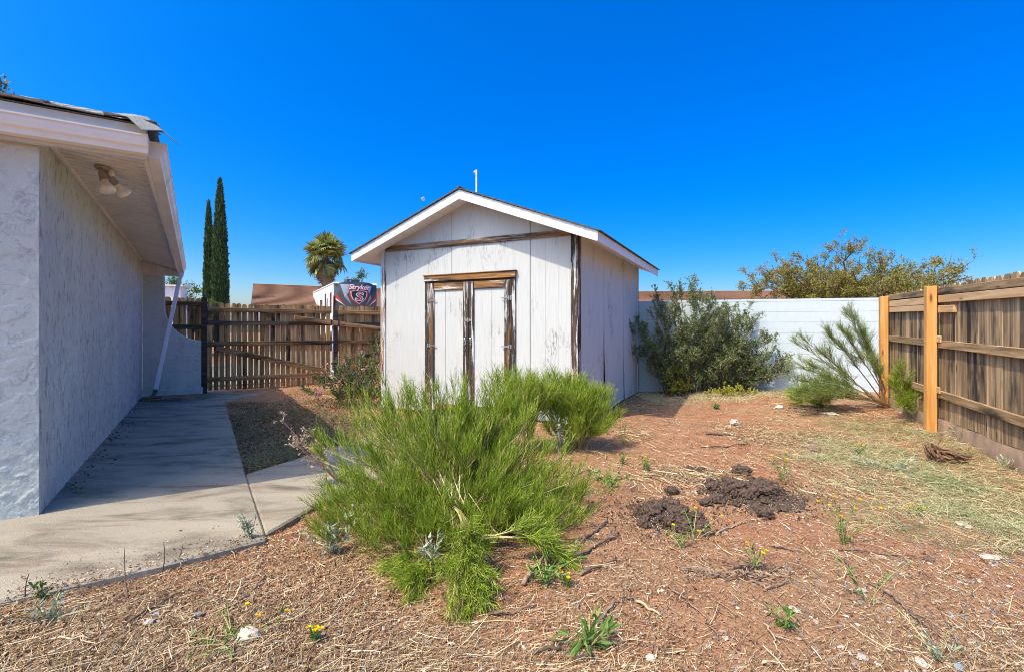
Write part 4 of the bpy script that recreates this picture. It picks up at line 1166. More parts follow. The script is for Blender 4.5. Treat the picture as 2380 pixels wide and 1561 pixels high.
decal('painted_sheen', 'rv_sheen', [(2.1, 3.90), (1.75, 3.97), (1.95, 3.45)], .010, cap)
letters('Stryker', 0.40, cx0 - .01, 3.68, 'rv_red', .036, 0.3, 1.02, 0.022)
letters('Stryker', 0.40, cx0, 3.685, 'rv_white', .046, 0.3, 1.0, 0.006)
letters('S', 0.66, cx0, 3.04, 'rv_white', .036, 0.1, 1.5, 0.03)
letters('S', 0.66, cx0, 3.045, 'rv_red', .046, 0.1, 1.42, 0.0)

# ------------------------------------------------------------------ trees beyond the fences
def cypress(label, base, h, r, seed, n):
    global R
    R = np.random.RandomState(seed)
    t = thing('cypress_tree', label, 'tree', base, 0, 'cypresses beyond the gate')
    b = B(); b.tube([(0, 0, -.2), (0, 0, h * .5), (0, 0, h * .92)], [r * .22, r * .15, .02], 8); b.obj('trunk', MT['bark'], t, True)
    z = R.beta(1.15, 1.3, n) * h
    def prof(z): u = z / h; return r * np.clip(np.minimum(1.0, u * 9 + .3) * (1 - u ** 2.6) ** .85, .01, None)
    a = R.uniform(0, 2 * np.pi, n)
    k = 0.72 + .28 * np.sqrt(R.rand(n)); lump = 1 + .16 * vn(a * 2.2, z * 1.6, seed) + .22 * vn(a * 4, z * 4.5, seed + 3) * R.rand(n)
    p = np.stack([np.cos(a) * prof(z) * k * lump, np.sin(a) * prof(z) * k * lump, z + 0.3], 1)
    d = np.stack([np.cos(a) * .35, np.sin(a) * .35, np.ones(n)], 1) + R.normal(size=(n, 3)) * .18
    me = joined('crown', [leafs(p, d, R.uniform(.12, .30, n), R.uniform(.04, .09, n))], MT['cypress'])
    ob('crown', me, t)
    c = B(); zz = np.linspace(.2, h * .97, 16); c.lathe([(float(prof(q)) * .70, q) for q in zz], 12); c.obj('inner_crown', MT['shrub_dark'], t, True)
cp = P(511, 772, 30.0); cypress('taller of the two slim dark cypress trees left of the roof', (cp[0], cp[1], 0), P(0, 430, 30)[2], 0.43, 41, 9000)
cp = P(485, 772, 31.5); cypress('shorter slim cypress tree tucked behind the taller one', (cp[0], cp[1], 0), P(0, 481, 31.5)[2], 0.30, 42, 5000)

# fan palm
R = np.random.RandomState(50)
pd = 40.0
PSC = 1.12
pb = P(757, 772, pd); pz = P(0, 598, pd)[2]
palm = thing('palm_tree', 'fan palm with drooping fronds above the trailer and brown roof', 'palm', (pb[0], pb[1], 0))
b = B(); b.tube([(0, 0, -.2), (.05, 0, pz * .5), (0, 0, pz - .1)], [.30, .24, .30], 12); b.obj('trunk', MT['bark'], palm, True)
def frond_mesh(ln, fan, n, droop, mat, seed):
    rs = np.random.RandomState(seed); b = []
    # leaf stalk
    stalk = bez((0, 0, 0), (ln * .55, 0, ln * .22), (ln, 0, ln * .12), 5)
    V, q, r = ribbons(stalk[None], np.array([.06]), np.array([.8]), .6); b.append((V, q, r))
    tip = stalk[-1]; S = np.linspace(0, 1, 5)
    ang = np.linspace(-1.9, 1.9, n); L = fan * (1 - .25 * np.abs(ang) / 1.9) * rs.uniform(.85, 1.1, n)
    d = np.stack([np.cos(ang), np.sin(ang), .10 + 0 * ang], 1)
    Pl = tip + d[:, None] * (L[:, None] * S[None])[..., None]
    Pl[..., 2] -= droop * (L[:, None] * S[None] ** 2.2)
    Pl[..., :2] -= (d[:, None, :2] * (L[:, None] * S[None] ** 3)[..., None]) * .22 * droop
    side = unit(np.cross(d, np.array([0, 0, 1.0])) + np.stack([0 * ang, 0 * ang, rs.normal(size=n) * .5], 1))
    w = np.array([1.0, 1.0, .8, .45, .1])
    ww = fan * .10 * w[None, :, None]
    V = np.stack([Pl - side[:, None] * ww, Pl + side[:, None] * ww], 2).reshape(-1, 3)
    base = (np.arange(n) * 10)[:, None] + (np.arange(4) * 2)[None]
    b.append((V, np.stack([base, base + 1, base + 3, base + 2], -1).reshape(-1, 4), np.repeat(rs.rand(n), 10)))
    return joined('frond', b, MT[mat])
FR = [frond_mesh(.85, 1.05, 20, .55, 'palm', 1), frond_mesh(.75, .95, 20, 1.0, 'palm', 2), frond_mesh(.9, 1.1, 20, .25, 'palm', 3)]
FD = [frond_mesh(.55, .85, 16, 1.2, 'palm_dry', 4)]
for k in range(46):
    el = math.radians(R.choice([78, 60, 40, 18, -5, -28, -48, -62]) + R.uniform(-9, 9))
    o = ob('frond', FR[R.randint(3)], palm, (0, 0, pz - .05 + R.uniform(-.2, .15)), (R.normal() * .35, -el, k * 2.4 + R.uniform(-.3, .3))); o.scale = (PSC,) * 3
for k in range(22):
    o = ob('dead_frond', FD[0], palm, (0, 0, pz - .35 - R.uniform(0, 1.1)), (R.normal() * .2, math.radians(62 + R.uniform(-8, 14)), k * 2.4 + R.uniform(-.3, .3))); o.scale = (PSC,) * 3

def leafy_tree(name, label, base, trunk_h, spread, h, seed, mat, nb, ntw, nlf, leaf, group=None, up=.35, r0=.14, cat='tree', lean=0.0, leafspread=.9, barkmat='bark', low=.25):
    global R
    R = np.random.RandomState(seed)
    t = thing(name, label, cat, base, 0, group)
    tr = np.stack([bez((R.normal() * .08, R.normal() * .08, -.15), (R.normal() * .12, R.normal() * .12, trunk_h * .5), (R.normal() * .3 + lean, R.normal() * .3, trunk_h), 6) for _ in range(1)])
    n0 = nb
    a = np.arange(n0) * 2.39996 + R.uniform(-.3, .3, n0)
    rr = spread * (.25 + .75 * np.sqrt((np.arange(n0) + .5) / n0)); zz = trunk_h + (h - trunk_h) * np.clip(R.uniform(.35, 1.0, n0) * (1.08 - .55 * (rr / spread) ** 2), .12, 1)
    br = np.stack([bez(tr[0, 3 + R.randint(3)], (math.cos(a[k]) * rr[k] * .35, math.sin(a[k]) * rr[k] * .35, trunk_h + (zz[k] - trunk_h) * .65), (math.cos(a[k]) * rr[k], math.sin(a[k]) * rr[k], zz[k]), 8) for k in range(n0)])
    br += R.normal(size=br.shape) * .03 * spread * np.linspace(0, 1, 8)[None, :, None]
    tw = shoots(br, ntw, low, 1.0, .75, spread * .16, spread * .42, up, 5, .08)
    t2 = shoots(tw, ntw * 3, .2, 1.0, .8, spread * .05, spread * .15, up * .6, 4, .1)
    sets = [prisms3(tr, np.linspace(r0, r0 * .6, 6)[None]), prisms3(br, np.repeat(np.linspace(r0 * .45, r0 * .1, 8)[None], n0, 0)),
            prisms3(tw, np.repeat(np.linspace(r0 * .11, r0 * .04, 5)[None], len(tw), 0)), prisms3(t2, np.repeat(np.linspace(r0 * .05, r0 * .02, 4)[None], len(t2), 0))]
    ob('trunk', joined('trunk', sets, MT[barkmat]), t)
    idx = R.randint(0, len(t2), nlf); p, tg = at(t2, idx, R.uniform(.1, 1, nlf))
    p = p + R.normal(size=p.shape) * leaf * .8
    d = unit(tg + R.normal(size=p.shape) * leafspread)
    shade = np.clip(R.rand(nlf) * .75 + .25 * R.rand(len(t2))[idx], 0, 1)
    ob('crown', joined('crown', [leafs(p, d, R.uniform(.7, 1.3, nlf) * leaf, R.uniform(.35, .6, nlf) * leaf, shade)], MT[mat]), t)
    return t
q = P(1975, 772, 16.5)
leafy_tree('mesquite_tree', 'wide airy olive-brown tree rising behind the white wall', (q[0], q[1], 0), 1.0, 3.25, 4.35, 69, 'mesquite', 64, 800, 90000, .066, up=.3, r0=.15)
q = P(2290, 772, 26)
leafy_tree('sparse_tree', 'small sparse blue-green treetop beyond the grey fence', (q[0], q[1], 0), 1.6, 1.9, 4.3, 62, 'shrub', 12, 80, 1500, .10, r0=.10)
q = P(425, 772, 27)
leafy_tree('palo_verde_tree', 'light green feathery tree behind the fence left of the cypresses', (q[0], q[1], 0), 1.0, 2.4, 4.1, 63, 'tree_green', 22, 260, 16000, .11, r0=.12)
q = P(815, 772, 44)
leafy_tree('broadleaf_tree', 'round green tree peeking out right of the palm', (q[0], q[1], 0), 2.2, 2.6, 6.75, 64, 'tree_green', 20, 240, 13000, .17, r0=.16)
q = P(-62, 772, 13.0)
leafy_tree('broadleaf_tree', 'dark tree whose branch tips show above the house roof', (q[0], q[1], 0), 4.4, 1.65, 8.6, 65, 'shrub', 14, 190, 9500, .12, r0=.16, low=.15)

# the day moon
mp2 = P(983, 463, 900)
m, nt, bs = nodes('pale_moon')
v = coords(nt, (0.5, 0.5, 0.5))
tr_ = nd(nt, 'ShaderNodeBsdfTransparent'); df = nd(nt, 'ShaderNodeBsdfDiffuse', {'Color': ramp(nt, noi(nt, v, 1.0), [(0.4, (.45, .47, .5)), (.6, (.6, .62, .65))])})
nt.links.new(nd(nt, 'ShaderNodeMixShader', {0: .35, 1: tr_.outputs[0], 2: df.outputs[0]}).outputs[0], nt.nodes['Material Output'].inputs['Surface'])
b = B(); b.lathe([(3.6 * math.sin(a), -3.6 * math.cos(a)) for a in np.linspace(.05, math.pi - .05, 12)], 20)
tag(b.obj('moon', m, None, True, loc=mp2), 'faint pale day moon left of the shed ridge', 'moon')

# ------------------------------------------------------------------ shrubs in the yard
def grounded(p): return (p[0], p[1], float(zt(p[0], p[1])))
def yard_shrub(name, label, base, stems, ntw, nt2, nlf, leaf, mat, seed, twl=(.15, .4), t2l=(.05, .16), spread=.5, up=.35, ratio=.42, r0=.011, cat='shrub', stemmat='bark', bx=.05, tlow=.12):
    global R
    R = np.random.RandomState(seed)
    t = thing(name, label, cat, grounded(base))
    st = np.stack([bez((R.normal() * .05 + np.clip(e[0] * bx * 6, -.7, .7), R.normal() * .05, -.03), (c[0] + e[0] * bx * 3, c[1], c[2]), e, 8) for c, e in stems])
    st += R.normal(size=st.shape) * .025 * np.linspace(0, 1, 8)[None, :, None]
    tw = shoots(st, ntw, tlow, 1.0, spread, twl[0], twl[1], up, 5, .07, .45)
    t2 = shoots(tw, nt2, .15, 1.0, .6, t2l[0], t2l[1], up * .5, 3, .07)
    ob('stems', joined('stems', [prisms3(st, np.repeat(np.linspace(r0, r0 * .3, 8)[None], len(st), 0)), prisms3(tw, np.repeat(np.linspace(r0 * .32, r0 * .12, 5)[None], len(tw), 0)),
        prisms3(t2, np.full((len(t2), 3), r0 * .11))], MT[stemmat]), t)
    idx = R.randint(0, len(t2), nlf); p, tg = at(t2, idx, R.uniform(.05, 1, nlf))
    d = unit(tg * .6 + R.normal(size=p.shape) * .7)
    sh = np.clip(.65 * R.rand(nlf) + .35 * R.rand(len(t2))[idx], 0, 1)
    ob('foliage', joined('foliage', [leafs(p, d, R.uniform(.6, 1.25, nlf) * leaf, R.uniform(.8, 1.2, nlf) * leaf * ratio, sh)], MT[mat]), t)
    return t
def fan_stems(n, rx, ry, h, seed, low=.25, hfun=None):
    rs = np.random.RandomState(seed); out = []
    for k in range(n):
        a = k * 2.39996; rr = math.sqrt((k + .5) / n)
        x, y = math.cos(a) * rr * rx, math.sin(a) * rr * ry
        z = h * (1 - (1 - low) * rr ** 1.8) * rs.uniform(.82, 1.06)
        if hfun: z *= hfun(x)
        out.append(((x * .25, y * .25, z * .55), (x, y, z)))
    return out
q = G(1640, 915)
yard_shrub('evergreen_shrub', 'big dark green small-leaved shrub against the white wall', (q[0], q[1] + .1), fan_stems(64, 1.75, .5, 2.0, 1, .28, lambda x: 1.08 - .16 * x), 1000, 9500, 95000, .034, 'shrub', 71, (.2, .5), (.06, .18), .5, .4, bx=.09, tlow=.03)
q = G(1500, 905)
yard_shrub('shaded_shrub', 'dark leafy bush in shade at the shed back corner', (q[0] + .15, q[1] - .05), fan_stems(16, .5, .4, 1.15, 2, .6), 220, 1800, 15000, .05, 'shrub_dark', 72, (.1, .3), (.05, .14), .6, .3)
q = G(1566, 916)
yard_shrub('yellowing_shrub', 'small yellow-leaved plant at the foot of the dark shrub', (q[0], q[1] - .25), fan_stems(10, .26, .2, .58, 3, .5), 70, 380, 1500, .045, 'yellow_leaf', 73, (.08, .2), (.04, .10), .6, .2, .5, .006)
q = G(1700, 918)
yard_shrub('ground_sprout', 'low green sprouts under the dark shrub near the white wall', (q[0], q[1] - .12), fan_stems(10, .5, .14, .22, 4, .5), 60, 260, 900, .04, 'yellow_leaf', 74, (.05, .14), (.03, .07), .7, .2, .5, .004)
q = G(845, 948)
rose = yard_shrub('rose_bush', 'tangled pink-flowered rose bush at the left shed corner', (q[0] - .05, q[1] + .25), fan_stems(26, .95, .5, .92, 5, .3, lambda x: 1.0 + .55 * max(0, x)), 330, 2000, 11000, .034, 'rose_leaf', 75, (.15, .42), (.05, .14), .65, .25, .5, .008, 'rose bush', 'twig_pale')
R = np.random.RandomState(76)
fp = np.array([(R.uniform(-.8, .95), R.uniform(-.5, -.1), 0) for _ in range(30)]); fp[:, 2] = R.uniform(.2, .95, 30) * (1.15 + .3 * fp[:, 0])
for k in range(30):
    nn = 14
    p = np.repeat(fp[k][None], nn, 0) + R.normal(size=(nn, 3)) * .008
    ob('rose_bloom', joined('rose_bloom', [leafs(p, unit(R.normal(size=(nn, 3)) + np.array([0, -.4, .5])), np.full(nn, .034), np.full(nn, .030))], MT['pink']), rose)

# ------------------------------------------------------------------ desert broom
def broom(name, label, base, stems, n1, n2, n3, seed, mat='broom', l1=(.18, .42), l2=(.08, .24), l3=(.05, .15), w=.0042, up=.45, sp=(.28, .30, .28), r0=.008, t0=.22, stemmat='stem_green', group=None):
    global R
    R = np.random.RandomState(seed)
    t = thing(name, label, 'bush', grounded(base), 0, group)
    st = np.stack([bez(a, c, e, 9) for a, c, e in stems]); st += R.normal(size=st.shape) * .012 * np.linspace(0, 1, 9)[None, :, None]
    a1 = shoots(st, n1, t0, 1.0, sp[0], l1[0], l1[1], up, 5, .04, .45)
    a2 = shoots(a1, n2, .12, 1.0, sp[1], l2[0], l2[1], up * .6, 4, .04)
    a3 = shoots(a2, n3, .1, 1.0, sp[2], l3[0], l3[1], up * .4, 3, .03)
    ob('stems', joined('stems', [prisms3(st, np.repeat(np.linspace(r0, r0 * .3, 9)[None], len(st), 0)), prisms3(a1, np.repeat(np.linspace(.0028, .0014, 5)[None], len(a1), 0))], MT[stemmat]), t)
    ob('foliage', joined('foliage', [ribbons(a1, np.full(len(a1), w * 1.2), R.rand(len(a1)) * .6), ribbons(a2, np.full(len(a2), w)), ribbons(a3, np.full(len(a3), w * .9), np.clip(R.rand(len(a3)) * .9 + .1, 0, 1))], MT[mat]), t)
    return t
rs = np.random.RandomState(80)
# main bush: upright plumes, a skirt to the left and fallen sprays in front
bb = GG(1065, 1195)
stems = []
def S(x, y, z, k=.35, bx=None):
    ba = (rs.normal() * .05, rs.normal() * .05, -.02) if bx is None else bx
    return (ba, (ba[0] + (x - ba[0]) * k, ba[1] + (y - ba[1]) * k, ba[2] + max(.05, z) * .62), (x, y, z))
for k in range(74):                            # an even mound, longer on the left
    u = (k + .5) / 74; th = math.radians(8 + 80 * u ** .62); az = k * 2.39996
    cxx, cyy = math.cos(az), math.sin(az)
    L = rs.uniform(.66, .84) * (1.0 + .28 * max(0, -cxx) * math.sin(th)) * (1 - .12 * max(0, -cyy) * math.sin(th))
    x, y, z = L * math.sin(th) * cxx, L * math.sin(th) * cyy * .85 + .05, max(.05, L * math.cos(th) * 1.0)
    stems.append(S(x, y, z, .40))
for x, y, z in ((-.40, .1, .76), (-.36, .12, .70), (-.44, .05, .66), (-.16, .15, .66), (.00, .05, .84), (.05, .08, .78), (.03, .0, .74), (.20, .1, .70), (.40, .2, .80), (.44, .15, .74), (.36, .2, .72), (.60, .25, .70)): stems.append(S(x, y, z, .30))
for x, y, z in ((.85, -.05, .10), (.95, .05, .14), (-.98, .1, .45)): stems.append(S(x, y, z, .5))
for k in range(26):
    az = math.radians(-168 + 160 * (k + .5) / 26); L = rs.uniform(.55, .82)
    stems.append(S(L * math.cos(az) * 1.1, L * math.sin(az), rs.uniform(.05, .28), .45))
for k in range(14):
    stems.append(S(rs.uniform(-.85, .5), rs.uniform(-.2, .3), rs.uniform(.50, .76), .38))
for k in range(22):
    stems.append(S(rs.uniform(-.75, .65), rs.uniform(-.85, -.25), rs.uniform(.04, .16), .5))
broom('desert_broom', 'large bright green feathery bush in the middle foreground', bb, stems, 1700, 14000, 86000, 81, l1=(.12, .30), l2=(.07, .18), l3=(.03, .10), w=.0030, sp=(.22, .26, .28), up=.5, t0=.32, r0=.010)
R = np.random.RandomState(182)                 # dead twigs caught low in the bush
dtw = thing('dead_twigs', 'grey-brown dead twigs tangled low in the large bush', 'twigs', grounded(bb))
a_ = R.uniform(0, 2 * np.pi, 260); r_ = R.uniform(.05, .75, 260)
Pl = np.stack([bez((math.cos(q1) * q2 * .3, math.sin(q1) * q2 * .3, .02), (math.cos(q1) * q2 * .6, math.sin(q1) * q2 * .6, .14 + .1 * R.rand()), (math.cos(q1) * q2 * 1.1, math.sin(q1) * q2, R.uniform(.03, .36)), 6) for q1, q2 in zip(a_, r_)])
ob('twigs', joined('twigs', [prisms3(Pl, np.repeat(np.linspace(.0032, .0012, 6)[None], 260, 0))], MT['twig_pale']), dtw)
# fallen sprays in front of it
fb = GG(1085, 1300)
st2 = []
for x, y, z in ((.06, -.50, .05), (-.02, -.48, .08), (.12, -.45, .08), (-.08, -.42, .05), (.04, -.56, .03), (.15, -.42, .04), (.0, -.36, .14)): st2.append(((-.12, .18, .26), (.04, -.05, .30), (x, y, z)))
for x, y, z in ((.48, .0, .10), (.55, -.08, .05), (.40, -.05, .14)): st2.append(((.0, -.1, .12), (.22, -.02, .26), (x, y, z)))
for x, y, z in ((-.30, -.25, .04), (-.22, -.34, .03), (-.4, -.15, .05)): st2.append(((-.1, .05, .12), (-.18, -.1, .14), (x, y, z)))
broom('fallen_broom_spray', 'bent broom branches fallen forward in front of the large bush', fb, st2, 240, 2000, 11000, 82, l1=(.08, .20), l2=(.05, .14), l3=(.03, .09), up=.05, sp=(.24, .28, .30), t0=.4, w=.0030)
R = np.random.RandomState(83)
bs_ = GG(1075, 1262)
bst = thing('broken_stem', 'pale straw-coloured broken stems bent over at the bush centre', 'stem', bs_)
Pl = []
for k in range(70):
    s0 = np.array([R.normal() * .05 - .12, R.normal() * .04 + .22, .30 + R.normal() * .05]); e0 = np.array([R.normal() * .07 + .05, -.14 + R.normal() * .06, .10 + R.normal() * .03])
    Pl.append(bez(s0, (s0 + e0) / 2 + np.array([-.03, 0, .03 + R.normal() * .02]), e0, 6))
ob('stems', joined('stems', [prisms3(np.array(Pl), np.repeat(np.linspace(.0034, .0018, 6)[None], 70, 0))], MT['straw_stem']), bst)
# second bush at the shed front
b2 = GG(1335, 1040)
rs = np.random.RandomState(84)
st3 = [S(math.cos(k * 2.4) * .36 * math.sqrt((k + .5) / 20), math.sin(k * 2.4) * .34 * math.sqrt((k + .5) / 20), rs.uniform(.58, .74) - .22 * math.sqrt((k + .5) / 20)) for k in range(20)]
st3 += [S(.36, -.1, .25), S(.25, -.3, .2), S(-.35, 0, .5), S(-.3, .1, .6), S(-.3, -.25, .22), S(0, -.35, .22)]
broom('desert_broom', 'rounder green feathery bush in front of the shed right corner', b2, st3, 480, 4600, 26000, 85, w=.0036, l1=(.12, .32), l3=(.04, .12), sp=(.30, .33, .33))
b2b = GG(1215, 1052)
st3 = [S(math.cos(k * 2.4) * .40 * math.sqrt((k + .5) / 12), math.sin(k * 2.4) * .25, rs.uniform(.56, .74)) for k in range(12)]
broom('desert_broom', 'green feathery bush between the large bush and the shed doors', b2b, st3, 260, 2400, 14000, 86, w=.0035, l1=(.12, .30), l3=(.04, .12), sp=(.30, .33, .33))
# leaning olive broom by the far orange post
b3 = G(2062, 945); d3 = b3[1]
def rel(x, y, d, o): return tuple(P(x, y, d) - np.array([o[0], o[1], float(zt(o[0], o[1]))]))
tg = [(1975, 735, 7.4), (1995, 760, 7.5), (1960, 770, 7.3), (1925, 772, 7.4), (1872, 790, 7.2), (1860, 800, 7.3), (1855, 845, 7.2), (1890, 850, 7.1), (1850, 880, 7.1), (2015, 800, 7.5), (1910, 885, 7.1), (1880, 905, 7.0), (1860, 918, 7.0), (1900, 920, 6.95), (1875, 928, 6.9), (1930, 915, 7.0), (2030, 850, 7.4)]
st4 = []
rs = np.random.RandomState(87)
for x, y, d in tg:
    e = np.array(rel(x, y, d, b3)); st4.append(((rs.normal() * .06, rs.normal() * .06, 0), tuple(e * .5 + np.array([.05, 0, -.02 if y < 850 else .12])), tuple(e)))
broom('leaning_broom', 'olive feathery branches leaning left before the white wall', b3, st4, 420, 3600, 18000, 88, 'broom_dull', l1=(.16, .36), l2=(.08, .24), w=.0036, up=.12, sp=(.20, .24, .24), r0=.013, t0=.45, stemmat='twig_pale')
b5 = G(1905, 946)
rs = np.random.RandomState(190)
st6 = [((rs.normal() * .08, rs.normal() * .05, 0), (-.12 + rs.normal() * .1, 0, .14), (rs.uniform(-.50, .30), rs.uniform(-.2, .15), rs.uniform(.10, .30))) for _ in range(22)]
broom('low_broom_mound', 'low green feathery mound left of the leaning branches', b5, st6, 260, 2000, 10000, 191, 'broom', l1=(.10, .24), l2=(.06, .16), w=.0042, up=.1, sp=(.26, .30, .30), t0=.25)
b4 = G(2108, 968)
st5 = [((0, 0, 0), (.08, 0, .25), tuple(rel(2090, 862, 6.75, b4))), ((0, 0, 0), (.05, 0, .2), tuple(rel(2083, 880, 6.8, b4))), ((0, 0, 0), (0, 0, .1), tuple(rel(2112, 925, 6.5, b4))), ((0, 0, 0), (0, 0, .1), tuple(rel(2098, 940, 6.4, b4))), ((0, 0, 0), (.03, 0, .15), tuple(rel(2075, 900, 6.7, b4)))]
broom('young_broom', 'small upright green broom sprout between the orange posts', b4, st5, 90, 700, 4000, 89, 'broom', l1=(.10, .24), w=.004, up=.2, t0=.3, stemmat='twig_pale')

# dry seed stalk left of the large bush
R = np.random.RandomState(90)
sb = GG(800, 1130)
sk = thing('dry_weed_stalk', 'pinkish dry weed stalk with tan seed heads over the path', 'weed', sb)
main = [((0, 0, 0), (-.08, .05, .06), tuple(rel(655, 975, 3.85, sb))), ((0, 0, 0), (-.06, .03, .06), tuple(rel(718, 1000, 3.85, sb))), ((.02, 0, 0), (-.05, .02, .05), tuple(rel(690, 1030, 3.85, sb)))]
ms = np.stack([bez(*s, 8) for s in main])
MT['pink_stem'] = m_plain('pinkish_stem', (0.36, 0.16, 0.16), 0.7, 0, 0.3, 20)
ob('stalk', joined('stalk', [prisms3(ms, np.repeat(np.linspace(.009, .0045, 8)[None], 3, 0))], MT['pink_stem']), sk)
s1 = shoots(ms, 60, .55, 1.0, .55, .05, .14, .1, 4); s2 = shoots(s1, 240, .2, 1, .6, .02, .06, .1, 3)
p, tgn = at(s2, R.randint(0, 240, 500), R.uniform(.4, 1, 500))
ob('seed_heads', joined('seed_heads', [ribbons(s1, np.full(60, .007)), ribbons(s2, np.full(240, .005)), leafs(p, tgn + R.normal(size=p.shape) * .5, np.full(500, .022), np.full(500, .012))], MT['seed']), sk)

# small weeds
def weed(name, label, base, n, h, leaf, mat, seed, spreadr=.08, flowers=0, lw=.35, stemmat='stem_green', nl=14, group=None, flat=.0):
    global R
    R = np.random.RandomState(seed)
    t = thing(name, label, 'weed', grounded(base), 0, group)
    e = R.normal(size=(n, 3)) * spreadr; e[:, 2] = h * R.uniform(.6, 1.05, n) * (1 - flat)
    st = np.stack([bez((R.normal() * .01, R.normal() * .01, -.01), (x[0] * .3, x[1] * .3, x[2] * .6), x, 6) for x in e])
    ob('stems', joined('stems', [prisms3(st, np.repeat(np.linspace(.0028, .0014, 6)[None], n, 0))], MT[stemmat]), t)
    m_ = n * nl; p, tg_ = at(st, R.randint(0, n, m_), R.uniform(.08, .95, m_))
    ob('leaves', joined('leaves', [leafs(p, unit(tg_ * .5 + R.normal(size=p.shape) * .7), R.uniform(.6, 1.2, m_) * leaf, R.uniform(.8, 1.2, m_) * leaf * lw)], MT[mat]), t)
    for k in range(flowers):
        c = st[k % n, -1] + np.array([R.normal() * .015, R.normal() * .015, .004 + .01 * R.rand()]); nn = 10
        a = np.arange(nn) / nn * 2 * np.pi
        d = np.stack([np.cos(a), np.sin(a) - .25, .45 + 0 * a], 1)
        ob('flower', joined('flower', [leafs(np.repeat(c[None], nn, 0), d, np.full(nn, .0125), np.full(nn, .011))], MT['yellow']), t)
    return t
WF = 'yellow wildflowers'
for k, (x, y, n, h, fl2, lab) in enumerate([
    (1318, 1352, 5, .07, 4, 'yellow wildflower beside the dark stick by the large bush'),
    (1612, 1246, 3, .17, 2, 'single-stalk yellow wildflower in front of the left dark soil heap'),
    (1585, 1268, 4, .12, 2, 'short yellow wildflower in front of the left soil heap base'),
    (1822, 1122, 6, .24, 5, 'upright yellow wildflower right behind the right soil heap'),
    (1958, 1262, 9, .28, 7, 'biggest yellow wildflower clump in the open dirt right of the heaps'),
    (1500, 1092, 7, .12, 5, 'low yellow wildflower patch behind the left soil heap'),
    (1262, 1172, 5, .12, 4, 'yellow wildflower at the right edge of the large bush'),
    (1752, 1322, 4, .14, 3, 'small yellow wildflower above the heap of dry twigs'),
    (1996, 1062, 6, .13, 4, 'far yellow wildflower in front of the orange post'),
    (1408, 1010, 4, .16, 2, 'orange-yellow wildflower below the rounder bush'),
    (2130, 1195, 4, .08, 3, 'yellow wildflower at the edge of the dry grass patch'),
    (735, 1492, 5, .05, 5, 'tiny yellow wildflowers right of the pale flat rock'),
    (1445, 1078, 5, .10, 3, 'yellow wildflower sprig between the rounder bush and left heap')]):
    weed('yellow_wildflower', lab, G(x, y), n, h, .03, 'weed', 100 + k, h * .35, fl2, .3, group=WF)
weed('broadleaf_weed', 'bright green strap-leaved weed near the bottom centre', G(1368, 1500), 9, .10, .085, 'weed', 130, .09, 0, .22, nl=5)
weed('leafy_weed', 'thin grey-green weed growing at the patio slab corner', G(583, 1262), 5, .20, .045, 'silver', 131, .05, 0, .25)
weed('silver_weed', 'silvery-leaved weed in front of the rounder bush', G(1302, 1052), 8, .42, .05, 'silver', 132, .10, 0, .3, nl=26)
weed('silver_weed', 'low silvery weed near the bottom left by the slab edge', G(112, 1450), 7, .09, .04, 'silver', 133, .06, 0, .25)
weed('creeping_weed', 'sprawling pale green weed left of the pale flat rock', G(545, 1500), 14, .05, .05, 'weed', 134, .15, 3, .2, nl=7)
weed('small_weed', 'single small weed in bare dirt at lower right', G(1828, 1450), 5, .09, .045, 'weed', 135, .05, 0, .3, nl=8)
weed('small_weed', 'small green tuft in dirt far behind the soil heaps', G(1662, 950), 9, .08, .05, 'weed', 136, .05, 0, .3)
weed('pale_weed', 'pale spiny weed leaning on the fence footing', G(2240, 1030), 8, .20, .05, 'silver', 137, .14, 0, .2, nl=8)
weed('pale_weed', 'small pale weed at the footing near the right edge', G(2330, 1085), 6, .12, .05, 'silver', 138, .08, 0, .2, nl=8)
weed('slab_weed', 'dark little weed under the patio edge at far left', G(100, 1395), 5, .10, .03, 'rose_leaf', 139, .03, 0, .4, nl=9)
weed('leafy_weed', 'grey-green weed at the left foot of the large bush', G(775, 1290), 8, .20, .05, 'silver', 140, .10, 0, .3, nl=16)
weed('leafy_weed', 'blue-green weed inside the front of the large bush', G(1010, 1330), 7, .20, .06, 'silver', 141, .10, 0, .3, nl=12)
weed('leafy_weed', 'fresh green weed patch behind the leaning dark stick', G(1265, 1345), 12, .10, .05, 'weed', 142, .12, 0, .35, nl=10)
weed('leafy_weed', 'green weed patch among red dirt right of the bushes', G(1420, 1120), 14, .12, .045, 'weed', 143, .22, 0, .35, nl=10)
weed('leafy_weed', 'pale green weed clump before the dead root', G(2085, 1095), 14, .12, .05, 'silver', 144, .20, 0, .3, nl=12)
weed('upright_weed', 'thin upright weed standing right of the rounder bush', G(1447, 1030), 5, .28, .03, 'weed', 145, .04, 0, .25, nl=20)
weed('leafy_weed', 'lone pale green stalk in lower right dirt', G(2020, 1400), 4, .22, .04, 'weed', 146, .08, 0, .3, nl=6)
weed('leafy_weed', 'pale green weed at the bottom right edge', G(2180, 1520), 6, .12, .035, 'silver', 147, .07, 0, .25, nl=8)

